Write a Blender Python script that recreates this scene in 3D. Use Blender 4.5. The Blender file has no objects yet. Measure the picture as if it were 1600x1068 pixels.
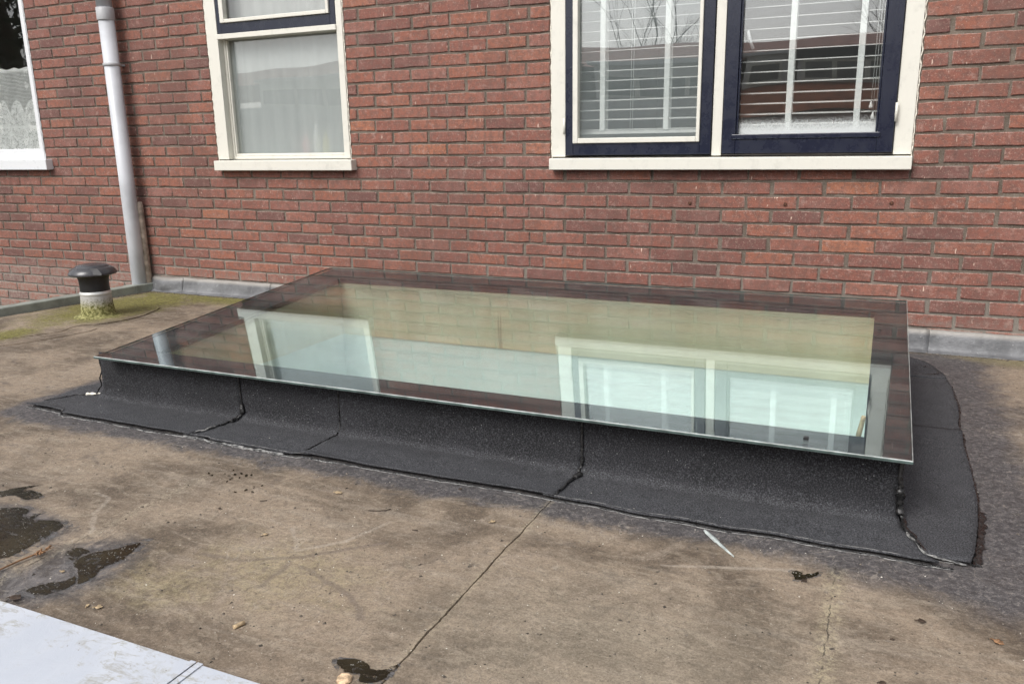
import bpy, bmesh, math, random
from mathutils import Vector, Matrix, noise
random.seed(7)
R = math.radians
sc = bpy.context.scene
col = sc.collection

# ------------------------------------------------------------ camera
CAM = Vector((2.0008, -3.8743, 0.1277))
PITCH, YAW, ROLL = -0.2423, -0.4258, -0.0171
cd = bpy.data.cameras.new('camera'); cam = bpy.data.objects.new('camera', cd); col.objects.link(cam)
cd.sensor_width = 36; cd.lens = 28.7396; cd.clip_start = 0.05; cd.clip_end = 500
_f = Vector((math.sin(YAW)*math.cos(PITCH), math.cos(YAW)*math.cos(PITCH), math.sin(PITCH)))
_r0 = Vector((math.cos(YAW), -math.sin(YAW), 0)); _u0 = _r0.cross(_f)
_r = _r0*math.cos(ROLL) + _u0*math.sin(ROLL); _u = -_r0*math.sin(ROLL) + _u0*math.cos(ROLL)
M = Matrix(((_r.x, _u.x, -_f.x, CAM.x), (_r.y, _u.y, -_f.y, CAM.y), (_r.z, _u.z, -_f.z, CAM.z), (0, 0, 0, 1)))
cam.matrix_world = M
sc.camera = cam

# ------------------------------------------------------------ world, sun, exposure
SUN_EL, SUN_AZ = 46, 200          # overcast: soft light from high behind the camera's left
W = bpy.data.worlds.new('World'); sc.world = W; W.use_nodes = True
nt = W.node_tree; nt.nodes.clear()
sky = nt.nodes.new('ShaderNodeTexSky'); sky.sky_type = 'NISHITA'; sky.sun_disc = False
sky.sun_elevation = R(SUN_EL); sky.sun_rotation = R(SUN_AZ); sky.air_density = 1.0; sky.dust_density = 3.0
hs = nt.nodes.new('ShaderNodeHueSaturation'); hs.inputs['Saturation'].default_value = 0.22
bg = nt.nodes.new('ShaderNodeBackground'); bg.inputs['Strength'].default_value = 0.15
wo = nt.nodes.new('ShaderNodeOutputWorld')
nt.links.new(sky.outputs[0], hs.inputs['Color']); nt.links.new(hs.outputs[0], bg.inputs['Color']); nt.links.new(bg.outputs[0], wo.inputs['Surface'])
sl = bpy.data.lights.new('sun', 'SUN'); sl.energy = 1.5; sl.angle = R(30); sl.color = (1, .97, .93)
so = bpy.data.objects.new('sun', sl); col.objects.link(so)
_az, _el = R(SUN_AZ), R(SUN_EL)
sd = Vector((math.sin(_az)*math.cos(_el), math.cos(_az)*math.cos(_el), math.sin(_el)))
so.rotation_euler = sd.to_track_quat('Z', 'Y').to_euler()
sc.view_settings.view_transform = 'Standard'; sc.view_settings.look = 'None'
sc.view_settings.gamma = 1; sc.view_settings.use_curve_mapping = False
sc.view_settings.exposure = 0.55
sc.render.engine = 'CYCLES'
sc.cycles.max_bounces = 10; sc.cycles.transparent_max_bounces = 24; sc.cycles.glossy_bounces = 5
sc.cycles.caustics_reflective = False; sc.cycles.caustics_refractive = False

# ------------------------------------------------------------ node helpers
class NT:
    def __init__(s, name):
        s.m = bpy.data.materials.new(name); s.m.use_nodes = True
        s.t = s.m.node_tree; s.t.nodes.clear()
        s.out = s.t.nodes.new('ShaderNodeOutputMaterial')
    def n(s, typ, **kw):
        nd = s.t.nodes.new(typ)
        for k, v in kw.items():
            setattr(nd, k, v)
        return nd
    def lk(s, a, b): s.t.links.new(a, b)
    def put(s, sock, v):
        if hasattr(v, 'is_linked'): s.lk(v, sock)
        elif isinstance(v, (tuple, list)) and len(v) == 3 and sock.type == 'RGBA': sock.default_value = (*v, 1)
        else: sock.default_value = v
    def pos(s): return s.n('ShaderNodeNewGeometry').outputs['Position']
    def xyz(s, v=None):
        nd = s.n('ShaderNodeSeparateXYZ'); s.lk(v or s.pos(), nd.inputs[0]); return nd.outputs
    def vscale(s, sc_, off=(0, 0, 0), v=None):
        nd = s.n('ShaderNodeMapping'); nd.inputs['Scale'].default_value = sc_; nd.inputs['Location'].default_value = off
        s.lk(v or s.pos(), nd.inputs['Vector']); return nd.outputs[0]
    def noise(s, scale, detail=3, rough=.55, v=None, dist=0):
        nd = s.n('ShaderNodeTexNoise'); nd.inputs['Scale'].default_value = scale; nd.inputs['Detail'].default_value = detail
        nd.inputs['Roughness'].default_value = rough; nd.inputs['Distortion'].default_value = dist
        s.lk(v or s.pos(), nd.inputs['Vector']); return nd.outputs['Fac']
    def voro(s, scale, v=None, feature='F1', rnd=1):
        nd = s.n('ShaderNodeTexVoronoi', feature=feature); nd.inputs['Scale'].default_value = scale; nd.inputs['Randomness'].default_value = rnd
        s.lk(v or s.pos(), nd.inputs['Vector']); return nd.outputs
    def math(s, op, a, b=0.0, c=0.0, clamp=False):
        nd = s.n('ShaderNodeMath', operation=op, use_clamp=clamp)
        s.put(nd.inputs[0], a); s.put(nd.inputs[1], b); s.put(nd.inputs[2], c); return nd.outputs[0]
    def rng(s, v, a, b, c=0.0, d=1.0, smooth=True):
        nd = s.n('ShaderNodeMapRange', interpolation_type='SMOOTHSTEP' if smooth else 'LINEAR')
        s.put(nd.inputs['Value'], v)
        for k, x in zip(('From Min', 'From Max', 'To Min', 'To Max'), (a, b, c, d)): nd.inputs[k].default_value = x
        return nd.outputs[0]
    def mix(s, f, a, b, mode='MIX'):
        nd = s.n('ShaderNodeMix', data_type='RGBA', blend_type=mode)
        s.put(nd.inputs[0], f); s.put(nd.inputs[6], a); s.put(nd.inputs[7], b); return nd.outputs[2]
    def bump(s, h, dist=.002, strength=1, normal=None):
        nd = s.n('ShaderNodeBump'); nd.inputs['Distance'].default_value = dist; nd.inputs['Strength'].default_value = strength
        s.lk(h, nd.inputs['Height'])
        if normal: s.lk(normal, nd.inputs['Normal'])
        return nd.outputs[0]
    def attr(s, name):
        nd = s.n('ShaderNodeAttribute', attribute_name=name); return nd
    def pbr(s, color, rough=.6, metal=0.0, normal=None, spec=.5, coat=0.0):
        b = s.n('ShaderNodeBsdfPrincipled')
        s.put(b.inputs['Base Color'], color); s.put(b.inputs['Roughness'], rough); s.put(b.inputs['Metallic'], metal)
        s.put(b.inputs['Specular IOR Level'], spec)
        if coat: b.inputs['Coat Weight'].default_value = coat
        if normal: s.lk(normal, b.inputs['Normal'])
        s.lk(b.outputs[0], s.out.inputs['Surface']); return s.m

def simple(name, c, rough=.6, metal=0, var=.12, scale=30, bumpd=0.0005, bscale=200, spec=.5):
    s = NT(name)
    n1 = s.noise(scale, 4)
    dark = tuple(x*(1-var) for x in c); light = tuple(min(1, x*(1+var)) for x in c)
    cc = s.mix(s.rng(n1, .3, .7), dark, light)
    nb = s.bump(s.noise(bscale, 3), bumpd) if bumpd else None
    return s.pbr(cc, rough, metal, nb, spec)

def glass_mat(name, ior, tint, wav=0.0, wscale=2.0, haze=0.0, mist=None, refl=(1, 1, 1), frost=0.0):
    """thin pane: every face passes light straight on and mirrors by Fresnel"""
    s = NT(name)
    g = s.n('ShaderNodeNewGeometry')
    i = s.math('ADD', ior, s.math('MULTIPLY', g.outputs['Backfacing'], 1/ior - ior))
    fr = s.n('ShaderNodeFresnel'); s.lk(i, fr.inputs['IOR'])
    tr = s.n('ShaderNodeBsdfTransparent'); tr.inputs[0].default_value = (*tint, 1)
    gl = s.n('ShaderNodeBsdfGlossy'); gl.inputs['Roughness'].default_value = 0.0
    gl.inputs['Color'].default_value = (*refl, 1)
    if wav:
        nb = s.bump(s.noise(wscale, 1), wav); s.lk(nb, gl.inputs['Normal']); 
    mx = s.n('ShaderNodeMixShader'); s.lk(fr.outputs[0], mx.inputs[0]); s.lk(tr.outputs[0], mx.inputs[1]); s.lk(gl.outputs[0], mx.inputs[2])
    out = mx.outputs[0]
    if haze:
        df = s.n('ShaderNodeBsdfDiffuse'); df.inputs[0].default_value = (.6, .6, .55, 1)
        n1 = s.noise(3.5, 5, .65, s.vscale((1, 2.2, 1)), 1.2); n2 = s.voro(420)[0]
        h = s.math('ADD', s.math('MULTIPLY', s.rng(n1, .45, .8), haze), s.math('MULTIPLY', s.rng(n2, .09, .03), .5*haze))
        m2 = s.n('ShaderNodeMixShader'); s.lk(h, m2.inputs[0]); s.lk(out, m2.inputs[1]); s.lk(df.outputs[0], m2.inputs[2]); out = m2.outputs[0]
    if frost:  # even diffuse veil, for frosting and for a painted-in reflection
        df = s.n('ShaderNodeBsdfDiffuse'); df.inputs[0].default_value = (.62, .70, .70, 1)
        m2 = s.n('ShaderNodeMixShader'); m2.inputs[0].default_value = frost; s.lk(out, m2.inputs[1]); s.lk(df.outputs[0], m2.inputs[2]); out = m2.outputs[0]
    if mist:      # condensation on the lowest few centimetres, plus a faint painted reflection veil all over
        z = s.xyz()[2]; df = s.n('ShaderNodeBsdfDiffuse'); df.inputs[0].default_value = (.75, .78, .77, 1)
        a = s.rng(s.math('ADD', z, s.math('MULTIPLY', s.math('SUBTRACT', s.noise(130, 4, .8), .5), .11)), mist, mist-.06)
        m2 = s.n('ShaderNodeMixShader'); s.lk(s.math('ADD', s.math('MULTIPLY', a, .60), .012), m2.inputs[0]); s.lk(out, m2.inputs[1]); s.lk(df.outputs[0], m2.inputs[2]); out = m2.outputs[0]
    s.lk(out, s.out.inputs['Surface']); return s.m

# ------------------------------------------------------------ materials
def brick_material():
    s = NT('fired_brick')
    a = s.attr('tone'); sp = s.n('ShaderNodeSeparateColor'); s.lk(a.outputs['Color'], sp.inputs[0])
    t, e = sp.outputs[0], sp.outputs[1]
    cr = s.n('ShaderNodeValToRGB'); s.lk(t, cr.inputs[0])
    el = cr.color_ramp.elements
    cols = [(0, (.150, .072, .063)), (.2, (.200, .086, .069)), (.45, (.242, .098, .073)), (.7, (.285, .113, .074)), (.88, (.245, .112, .092)), (1, (.335, .135, .080))]
    el[0].position = 0; el[0].color = (*cols[0][1], 1); el[1].position = 1; el[1].color = (*cols[-1][1], 1)
    for p_, c_ in cols[1:-1]:
        q = el.new(p_); q.color = (*c_, 1)
    n1 = s.noise(38, 5, .65); n2 = s.noise(7, 3); n3 = s.noise(220, 3, .7)
    c = s.mix(s.rng(n1, .42, .62, 0, .6), cr.outputs[0], (.135, .085, .072))
    c = s.mix(s.rng(n2, .45, .75, 0, .35), c, (.30, .17, .145))
    c = s.mix(s.rng(n3, .56, .72, 0, .5), c, (.42, .27, .23)); c = s.mix(s.rng(s.noise(22, 6, .8), .54, .64, 0, .5), c, (.38, .25, .21)); c = s.mix(s.rng(s.noise(110, 3, .8), .58, .66, 0, .55), c, (.45, .32, .26)); c = s.mix(s.rng(s.noise(90, 3, .8, s.vscale((1, 1, 1), (5, 5, 5))), .42, .33, 0, .6), c, (.09, .045, .035))
    c = s.mix(s.rng(n3, .40, .28, 0, .55), c, (.07, .035, .03))
    big = s.math('ADD', s.noise(1.3, 4, .6), s.math('MULTIPLY', s.math('SUBTRACT', s.noise(1, 3, .6, s.vscale((14, 1, 1.2))), .5), .5))
    c = s.mix(s.rng(big, .5, .66, 0, .38), c, (.12, .07, .058))
    # whitish lime bloom on arrises, a few scrapes
    edge = s.math('MULTIPLY', e, s.rng(s.noise(40, 5, .8), .47, .58), clamp=True)
    c = s.mix(s.math('MULTIPLY', edge, .7), c, (.46, .38, .33))
    scr = s.rng(s.noise(1, 2, .5, s.vscale((95, 1, 24))), .69, .72)
    scr = s.math('MULTIPLY', scr, s.rng(s.noise(4, 2), .46, .6))
    c = s.mix(s.math('MULTIPLY', scr, .85), c, (.68, .52, .42))
    # rising damp/lime just above the flashing
    z = s.xyz()[2]
    low = s.math('MULTIPLY', s.rng(z, -.60, -.74), s.rng(n1, .3, .65))
    c = s.mix(s.math('MULTIPLY', low, .5), c, (.36, .31, .27))
    nb = s.bump(n3, .0012); nb = s.bump(s.noise(45, 4, .7), .003, 1, nb)
    return s.pbr(c, .88, 0, nb, .25)
def mortar_material():
    s = NT('mortar')
    n1 = s.noise(9, 4); n2 = s.noise(160, 3, .7)
    c = s.mix(s.rng(n1, .35, .7), (.110, .086, .068), (.190, .155, .125))
    c = s.mix(s.rng(n2, .45, .7, 0, .5), c, (.26, .24, .21))
    z = s.xyz()[2]
    c = s.mix(s.rng(z, -.35, -.72, 0, .5), c, (.30, .28, .25))
    return s.pbr(c, .95, 0, s.bump(n2, .003), .15)
LIGHT_SCUFFS = [[(.291, -2.631), (.206, -2.543), (.164, -2.468), (.102, -2.457)], [(.946, -2.30), (.902, -2.427), (.825, -2.508), (.742, -2.421)], [(1.621, -2.253), (1.888, -2.163)]]
DARK_SCUFFS = [[(.628, -2.606), (.739, -2.593), (.852, -2.53), (.992, -2.40)], [(.88, -2.565), (1.056, -2.621), (1.122, -2.683)], [(.852, -2.67), (.844, -2.565)]]
def roof_material():
    s = NT('weathered_bitumen')
    P = s.xyz(); x, y = P[0], P[1]
    n1 = s.noise(2.6, 6, .62, None, .6); n2 = s.noise(11, 6, .7, None, .8); n3 = s.noise(70, 6, .85, None, .5); n4 = s.noise(260, 3, .8)
    c = s.mix(s.rng(n1, .40, .60), (.116, .088, .063), (.250, .195, .142))
    c = s.mix(s.rng(n2, .52, .75, 0, .65), c, (.285, .235, .185))
    c = s.mix(s.rng(n2, .45, .28, 0, .7), c, (.085, .068, .058))
    # brushed dirt streaks across the fall
    st = s.noise(1, 5, .65, s.vscale((3.5, 26, 1)), .5)
    c = s.mix(s.rng(st, .5, .72, 0, .4), c, (.30, .255, .205))
    st2 = s.noise(1, 4, .65, s.vscale((24, 6, 1), (3, 9, 0)), 1.5)
    c = s.mix(s.rng(st2, .6, .78, 0, .35), c, (.10, .082, .07))
    c = s.mix(s.rng(s.noise(1, 6, .75, s.vscale((6, 15, 1), (1, 5, 0)), 2.0), .50, .62, 0, .45), c, (.30, .25, .19))
    # pale algae blooms (lower left of the middle)
    def blob(cx, cy, rx, ry, soft=.6, nz=.55):
        dx = s.math('DIVIDE', s.math('SUBTRACT', x, cx), rx); dy = s.math('DIVIDE', s.math('SUBTRACT', y, cy), ry)
        d = s.math('SQRT', s.math('ADD', s.math('MULTIPLY', dx, dx), s.math('MULTIPLY', dy, dy)))
        d = s.math('ADD', d, s.math('MULTIPLY', s.math('SUBTRACT', n2, .5), nz*2.4))
        return s.rng(d, 1, 1-soft)
    c = s.mix(s.math('MULTIPLY', blob(1.62, -2.62, .62, .42, .9, .4), .45), c, (.27, .232, .175))
    alg = s.math('MULTIPLY', s.math('MAXIMUM', blob(.84, -2.60, .34, .20, .9, .9), blob(.66, -2.74, .20, .13, .9, .9)), s.rng(n3, .35, .62))
    c = s.mix(s.math('MULTIPLY', alg, .42), c, (.31, .265, .135))
    # green moss by the vent and the wall
    moss = s.math('MAXIMUM', blob(-2.05, -.50, .42, .75, .6, .5), s.math('MAXIMUM', blob(-1.5, -.12, .95, .22, .8, .5), blob(-1.98, -1.25, .17, .22, .7, .5)))
    mc = s.mix(s.rng(n3, .35, .65), (.07, .066, .022), (.21, .195, .035))
    c = s.mix(s.math('MULTIPLY', moss, .92), c, mc)
    c = s.mix(s.math('MULTIPLY', blob(2.75, -.10, 1.0, .13, .8, .5), .6), c, (.13, .12, .045))
    # soot and primer halo round the fresh felt
    dx = s.math('MAXIMUM', s.math('SUBTRACT', s.math('ABSOLUTE', s.math('SUBTRACT', x, .755)), 1.52), 0.0)
    dy = s.math('MAXIMUM', s.math('SUBTRACT', s.math('ABSOLUTE', s.math('SUBTRACT', y, -1.13)), .90), 0.0)
    dd = s.math('SQRT', s.math('ADD', s.math('MULTIPLY', dx, dx), s.math('MULTIPLY', dy, dy)))
    dd = s.math('ADD', dd, s.math('MULTIPLY', s.math('SUBTRACT', s.noise(6, 5, .7, None, 1), .5), .22))
    right = s.rng(x, 1.9, 2.3, .115, .22)
    dn = s.math('DIVIDE', dd, right)
    halo = s.rng(dn, 1.15, .45)
    c = s.mix(s.math('MULTIPLY', halo, .93), c, s.mix(s.rng(n3, .4, .65), (.048, .046, .050), (.105, .10, .105)))
    # damp ring round the puddles
    wet = s.math('MAXIMUM', blob(.41, -2.78, .14, .19, .45, .7), blob(.05, -2.68, .25, .12, .5, .6))
    c = s.mix(s.math('MULTIPLY', s.math('MAXIMUM', wet, blob(.30, -2.88, .25, .07, .5, .7)), .92), c, s.mix(s.rng(n2, .4, .6), (.055, .051, .050), (.135, .128, .13)))
    # crust beside the seams
    def line(x0, w, y0):
        k = s.rng(s.math('ABSOLUTE', s.math('SUBTRACT', s.math('ADD', x, s.math('MULTIPLY', s.math('SUBTRACT', n2, .5), .03)), x0)), w, w*.1)
        return s.math('MULTIPLY', s.math('MULTIPLY', k, s.rng(y, y0, y0-.06)), s.rng(n3, .42, .62))
    c = s.mix(s.math('MULTIPLY', line(1.972, .035, -2.1), .75), c, (.36, .31, .20))
    crk = s.rng(s.math('ABSOLUTE', s.math('SUBTRACT', s.math('ADD', x, s.math('MULTIPLY', s.math('SUBTRACT', s.noise(30, 3), .5), .02)), 1.970)), .0022, .0008)
    c = s.mix(s.math('MULTIPLY', s.math('MULTIPLY', crk, s.rng(n2, .40, .5)), s.math('MULTIPLY', s.rng(y, -2.08, -2.12), .8)), c, (.05, .042, .032))
    c = s.mix(s.math('MULTIPLY', line(1.27, .02, -2.0), .5), c, (.34, .29, .20))
    c = s.mix(s.math('MULTIPLY', line(.30, .03, -2.2), .5), c, (.36, .31, .23))
    mod = s.math('ADD', s.math('MULTIPLY', s.math('SUBTRACT', n3, .5), 1.25), s.math('MULTIPLY', s.math('SUBTRACT', n4, .5), .9))
    mod = s.math('ADD', mod, s.math('MULTIPLY', s.math('SUBTRACT', s.noise(28, 5, .8, s.vscale((1, 2.2, 1)), 1.2), .5), 1.2))
    mod = s.math('MAXIMUM', s.math('ADD', mod, 1.0), .35)
    mv = s.n('ShaderNodeVectorMath', operation='SCALE'); s.lk(c, mv.inputs[0]); s.lk(mod, mv.inputs['Scale']); c = mv.outputs[0]
    # scuffs left by boots and tools
    def seg(a, b, w):
        ax, ay = a; bx, by = b; L2 = (bx-ax)**2+(by-ay)**2
        wx = s.math('ADD', x, s.math('MULTIPLY', s.math('SUBTRACT', n2, .5), .035)); wy = s.math('ADD', y, s.math('MULTIPLY', s.math('SUBTRACT', n2, .5), .035))
        px_ = s.math('SUBTRACT', wx, ax); py_ = s.math('SUBTRACT', wy, ay)
        t = s.math('DIVIDE', s.math('ADD', s.math('MULTIPLY', px_, bx-ax), s.math('MULTIPLY', py_, by-ay)), L2, 0, True)
        ex = s.math('SUBTRACT', px_, s.math('MULTIPLY', t, bx-ax)); ey = s.math('SUBTRACT', py_, s.math('MULTIPLY', t, by-ay))
        return s.rng(s.math('SQRT', s.math('ADD', s.math('MULTIPLY', ex, ex), s.math('MULTIPLY', ey, ey))), w, w*.2)
    def strokes(polys, w):
        r_ = None
        for P_ in polys:
            for a, b in zip(P_, P_[1:]):
                k_ = seg(a, b, w); r_ = k_ if r_ is None else s.math('MAXIMUM', r_, k_)
        return r_
    c = s.mix(s.math('MULTIPLY', strokes(LIGHT_SCUFFS, .009), s.rng(n3, .38, .6, .15, .55)), c, (.40, .35, .29))
    c = s.mix(s.math('MULTIPLY', strokes(DARK_SCUFFS, .011), s.rng(n3, .35, .6, .25, .6)), c, (.115, .09, .078))
    # scrapes, grit, specks
    scr = s.rng(s.math('ABSOLUTE', s.math('SUBTRACT', s.noise(5, 2, .5, s.vscale((1, 1, 1), (4, 2, 0)), 2.2), .5)), .006, .001)
    c = s.mix(s.math('MULTIPLY', s.math('MULTIPLY', scr, s.rng(n1, .48, .6)), .35), c, (.42, .37, .31))
    c = s.mix(s.rng(n3, .55, .68, 0, .5), c, (.36, .305, .24)); c = s.mix(s.rng(n4, .55, .7, 0, .35), c, (.38, .33, .27)); c = s.mix(s.rng(n4, .45, .32, 0, .45), c, (.06, .05, .042))
    c = s.mix(s.rng(n3, .40, .26, 0, .6), c, (.05, .042, .036))
    v = s.voro(65); c = s.mix(s.math('MULTIPLY', s.rng(v[0], .10, .05), s.rng(s.noise(17, 2), .55, .6)), c, (.55, .52, .45))
    v = s.voro(48, s.vscale((1, 1, 1), (7, 3, 1))); c = s.mix(s.math('MULTIPLY', s.rng(v[0], .13, .07), s.rng(s.noise(13, 2), .55, .6)), c, (.03, .025, .02))
    rough = s.math('SUBTRACT', s.rng(n2, .3, .7, .62, .86), s.math('MULTIPLY', s.math('MAXIMUM', wet, s.math('MULTIPLY', halo, .35)), .35))
    h = s.math('ADD', s.math('MULTIPLY', n2, .6), s.math('ADD', s.math('MULTIPLY', n3, .25), s.math('MULTIPLY', n4, .10)))
    nb = s.bump(h, .005); nb = s.bump(s.noise(1.6, 3), .03, .8, nb)
    return s.pbr(c, rough, 0, nb, .35)
def felt_material():
    s = NT('mineral_felt')
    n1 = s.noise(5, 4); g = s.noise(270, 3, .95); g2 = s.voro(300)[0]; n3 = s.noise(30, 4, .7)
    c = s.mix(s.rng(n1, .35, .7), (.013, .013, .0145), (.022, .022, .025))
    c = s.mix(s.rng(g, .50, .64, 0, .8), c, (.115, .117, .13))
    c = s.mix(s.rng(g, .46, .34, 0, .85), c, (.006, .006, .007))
    v = s.voro(60); c = s.mix(s.math('MULTIPLY', s.rng(v[0], .085, .045), s.rng(s.noise(9, 2), .5, .58)), c, (.42, .42, .41))
    # dust on the flat part, strengthened to paint it brighter lit than the upright
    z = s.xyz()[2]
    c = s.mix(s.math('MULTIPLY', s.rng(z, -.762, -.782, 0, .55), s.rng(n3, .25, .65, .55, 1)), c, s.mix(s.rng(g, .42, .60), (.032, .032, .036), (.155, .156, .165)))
    nb = s.bump(g, .0022); nb = s.bump(n3, .002, .5, nb)
    return s.pbr(c, .82, 0, nb, .35)
def tar_material():
    s = NT('melted_tar')
    n = s.noise(60, 4, .7)
    return s.pbr(s.mix(s.rng(n, .4, .7), (.008, .008, .008), (.035, .033, .033)), s.rng(n, .3, .7, .18, .45), 0, s.bump(n, .004), .6)
def tar_edge_material():
    s = NT('squeezed_tar_edge')
    n = s.noise(45, 4, .75)
    return s.pbr(s.mix(s.rng(n, .38, .58), (.04, .04, .041), (.27, .265, .255)), s.rng(n, .3, .7, .25, .6), 0, s.bump(n, .003), .6)
def lead_material():
    s = NT('lead')
    n = s.noise(9, 5, .65); n2 = s.noise(60, 4, .7); z = s.xyz()[2]
    c = s.mix(s.rng(n, .35, .7), (.115, .117, .122), (.205, .208, .215))
    c = s.mix(s.rng(n2, .6, .75, 0, .6), c, (.42, .42, .42))
    c = s.mix(s.math('MULTIPLY', s.rng(z, -.725, -.70), .6), c, (.36, .33, .29))
    return s.pbr(c, .55, .25, s.bump(n2, .0025), .4)
def paint_material(name, c, rough=.45, dirt=.25):
    s = NT(name)
    n = s.noise(14, 5, .7); n2 = s.noise(1, 3, .6, s.vscale((60, 60, 8)))
    cc = s.mix(s.math('MULTIPLY', s.rng(n, .5, .75), dirt), c, tuple(x*.72 for x in c))
    v = s.voro(40); cc = s.mix(s.math('MULTIPLY', s.rng(v[0], .06, .03), s.rng(s.noise(6, 2), .56, .6)), cc, (.5, .5, .46) if c[0] < .2 else (.25, .24, .2))
    return s.pbr(cc, s.rng(n, .3, .7, rough-.08, rough+.1), 0, s.bump(n2, .0008), .5)
def cap_material():
    s = NT('light_grey_cap')
    n = s.noise(4, 6, .7, None, .6); n2 = s.noise(28, 5, .75, None, 1); P = s.xyz()
    c = s.mix(s.rng(n, .35, .7), (.46, .49, .545), (.54, .565, .61))
    m = s.math('MULTIPLY', s.rng(n, .46, .56), s.rng(n2, .50, .60))
    sm = s.math('MULTIPLY', s.rng(s.noise(1, 6, .8, s.vscale((12, 34, 1)), 1.6), .50, .60), s.rng(n, .42, .52))
    c = s.mix(s.math('MULTIPLY', sm, .75), c, (.33, .32, .29))
    c = s.mix(s.math('MULTIPLY', m, .7), c, (.33, .32, .27))
    v = s.voro(55); c = s.mix(s.math('MULTIPLY', s.rng(v[0], .09, .05), s.rng(s.noise(9, 2), .54, .58)), c, (.2, .18, .15))
    return s.pbr(c, .5, 0, s.bump(n2, .0008), .4)
def wet_material():
    s = NT('standing_water')
    n = s.noise(30, 4, .7); v = s.voro(120)
    c = s.mix(s.rng(s.noise(9, 3), .4, .65), (.016, .013, .007), (.032, .026, .014))
    f = s.math('MULTIPLY', s.rng(v[0], .22, .12), s.rng(s.noise(22, 4, .8), .48, .55))
    c = s.mix(f, c, (.38, .37, .34))
    s.pbr(c, s.rng(f, 0, 1, .16, .5), 0, s.bump(n, .0006), .25)
    b = s.out.inputs['Surface'].links[0].from_socket
    hole = s.math('ADD', s.math('MULTIPLY', s.noise(1, 6, .75, s.vscale((22, 46, 1)), 1.2), .65), s.math('MULTIPLY', s.noise(160, 4, .8), .35))
    tr = s.n('ShaderNodeBsdfTransparent'); mx = s.n('ShaderNodeMixShader'); s.lk(s.rng(hole, .515, .575), mx.inputs[0]); s.lk(b, mx.inputs[1]); s.lk(tr.outputs[0], mx.inputs[2])
    s.lk(mx.outputs[0], s.out.inputs['Surface']); return s.m
def damp_material():
    s = NT('damp_silt')
    n = s.noise(1, 6, .75, s.vscale((30, 55, 1)), 1.0)
    s.pbr(s.mix(s.rng(n, .4, .6), (.060, .056, .054), (.15, .145, .145)), .35, 0, None, .4)
    b = s.out.inputs['Surface'].links[0].from_socket
    tr = s.n('ShaderNodeBsdfTransparent'); mx = s.n('ShaderNodeMixShader')
    s.lk(s.rng(s.noise(1, 6, .8, s.vscale((18, 34, 1), (2, 2, 2)), 1.5), .40, .56, .12, 1), mx.inputs[0]); s.lk(b, mx.inputs[1]); s.lk(tr.outputs[0], mx.inputs[2])
    s.lk(mx.outputs[0], s.out.inputs['Surface']); return s.m
def lace_material(name, dens, pat=True):
    s = NT(name)
    x, y, z = s.xyz()[:3]
    base = s.n('ShaderNodeBsdfDiffuse'); base.inputs[0].default_value = (.90, .90, .88, 1)
    tl = s.n('ShaderNodeBsdfTranslucent'); tl.inputs[0].default_value = (.8, .8, .78, 1)
    a = s.n('ShaderNodeMixShader'); a.inputs[0].default_value = .35; s.lk(base.outputs[0], a.inputs[1]); s.lk(tl.outputs[0], a.inputs[2])
    tr = s.n('ShaderNodeBsdfTransparent')
    m = s.n('ShaderNodeMixShader')
    if pat:
        net = s.math('MAXIMUM', s.math('SINE', s.math('MULTIPLY', x, 900)), s.math('SINE', s.math('MULTIPLY', z, 700)))
        fl = s.rng(s.noise(40, 4, .7, None, 2.5), .42, .50)
        sw = s.math('ADD', .36, s.math('MULTIPLY', s.math('ABSOLUTE', s.math('SINE', s.math('MULTIPLY', x, 21))), .09))
        lower = s.rng(s.math('SUBTRACT', z, sw), .01, -.01)
        band = s.rng(s.math('ABSOLUTE', s.math('SUBTRACT', z, .27)), .012, .004)
        f = s.math('MAXIMUM', s.math('MULTIPLY', s.rng(net, .2, .7), .85), s.math('MULTIPLY', fl, lower))
        f = s.math('MAXIMUM', f, band)
        f = s.math('MAXIMUM', f, s.rng(z, .625, .645))
        s.lk(s.math('MULTIPLY', f, dens, clamp=True), m.inputs[0])
    else:
        fold = s.noise(1, 3, .6, s.vscale((26, 1, 1.2)))
        s.lk(s.rng(fold, .3, .7, dens-.03, min(1, dens+.03)), m.inputs[0])
    s.lk(tr.outputs[0], m.inputs[1]); s.lk(a.outputs[0], m.inputs[2]); s.lk(m.outputs[0], s.out.inputs['Surface'])
    return s.m
def vent_base_material():
    s = NT('mossy_aluminium')
    n = s.noise(70, 4, .75); z = s.xyz()[2]
    m = s.rng(s.math('ADD', z, s.math('MULTIPLY', s.math('SUBTRACT', n, .5), .13)), -.672, -.735)
    mc = s.mix(s.rng(n, .40, .62), (.09, .088, .02), (.33, .31, .13))
    c = s.mix(m, (.42, .41, .39), mc)
    return s.pbr(c, s.rng(m, 0, 1, .4, .9), 0, s.bump(n, .003), .5)
def lining_material():
    s = NT('shaft_boarding')
    n = s.noise(1, 4, .6, s.vscale((5, 5, 1.2))); n2 = s.noise(1, 3, .6, s.vscale((50, 50, 2)))
    c = s.mix(s.rng(n, .35, .7), (.70, .59, .41), (.80, .69, .51))
    x = s.xyz()[0]
    drip = s.math('MULTIPLY', s.rng(n2, .56, .70), s.rng(s.math('ABSOLUTE', s.math('SUBTRACT', x, .50)), .16, .04))
    c = s.mix(s.math('MULTIPLY', drip, .55), c, (.17, .13, .08))
    return s.pbr(c, .7, 0, s.bump(n2, .001), .3)
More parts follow.
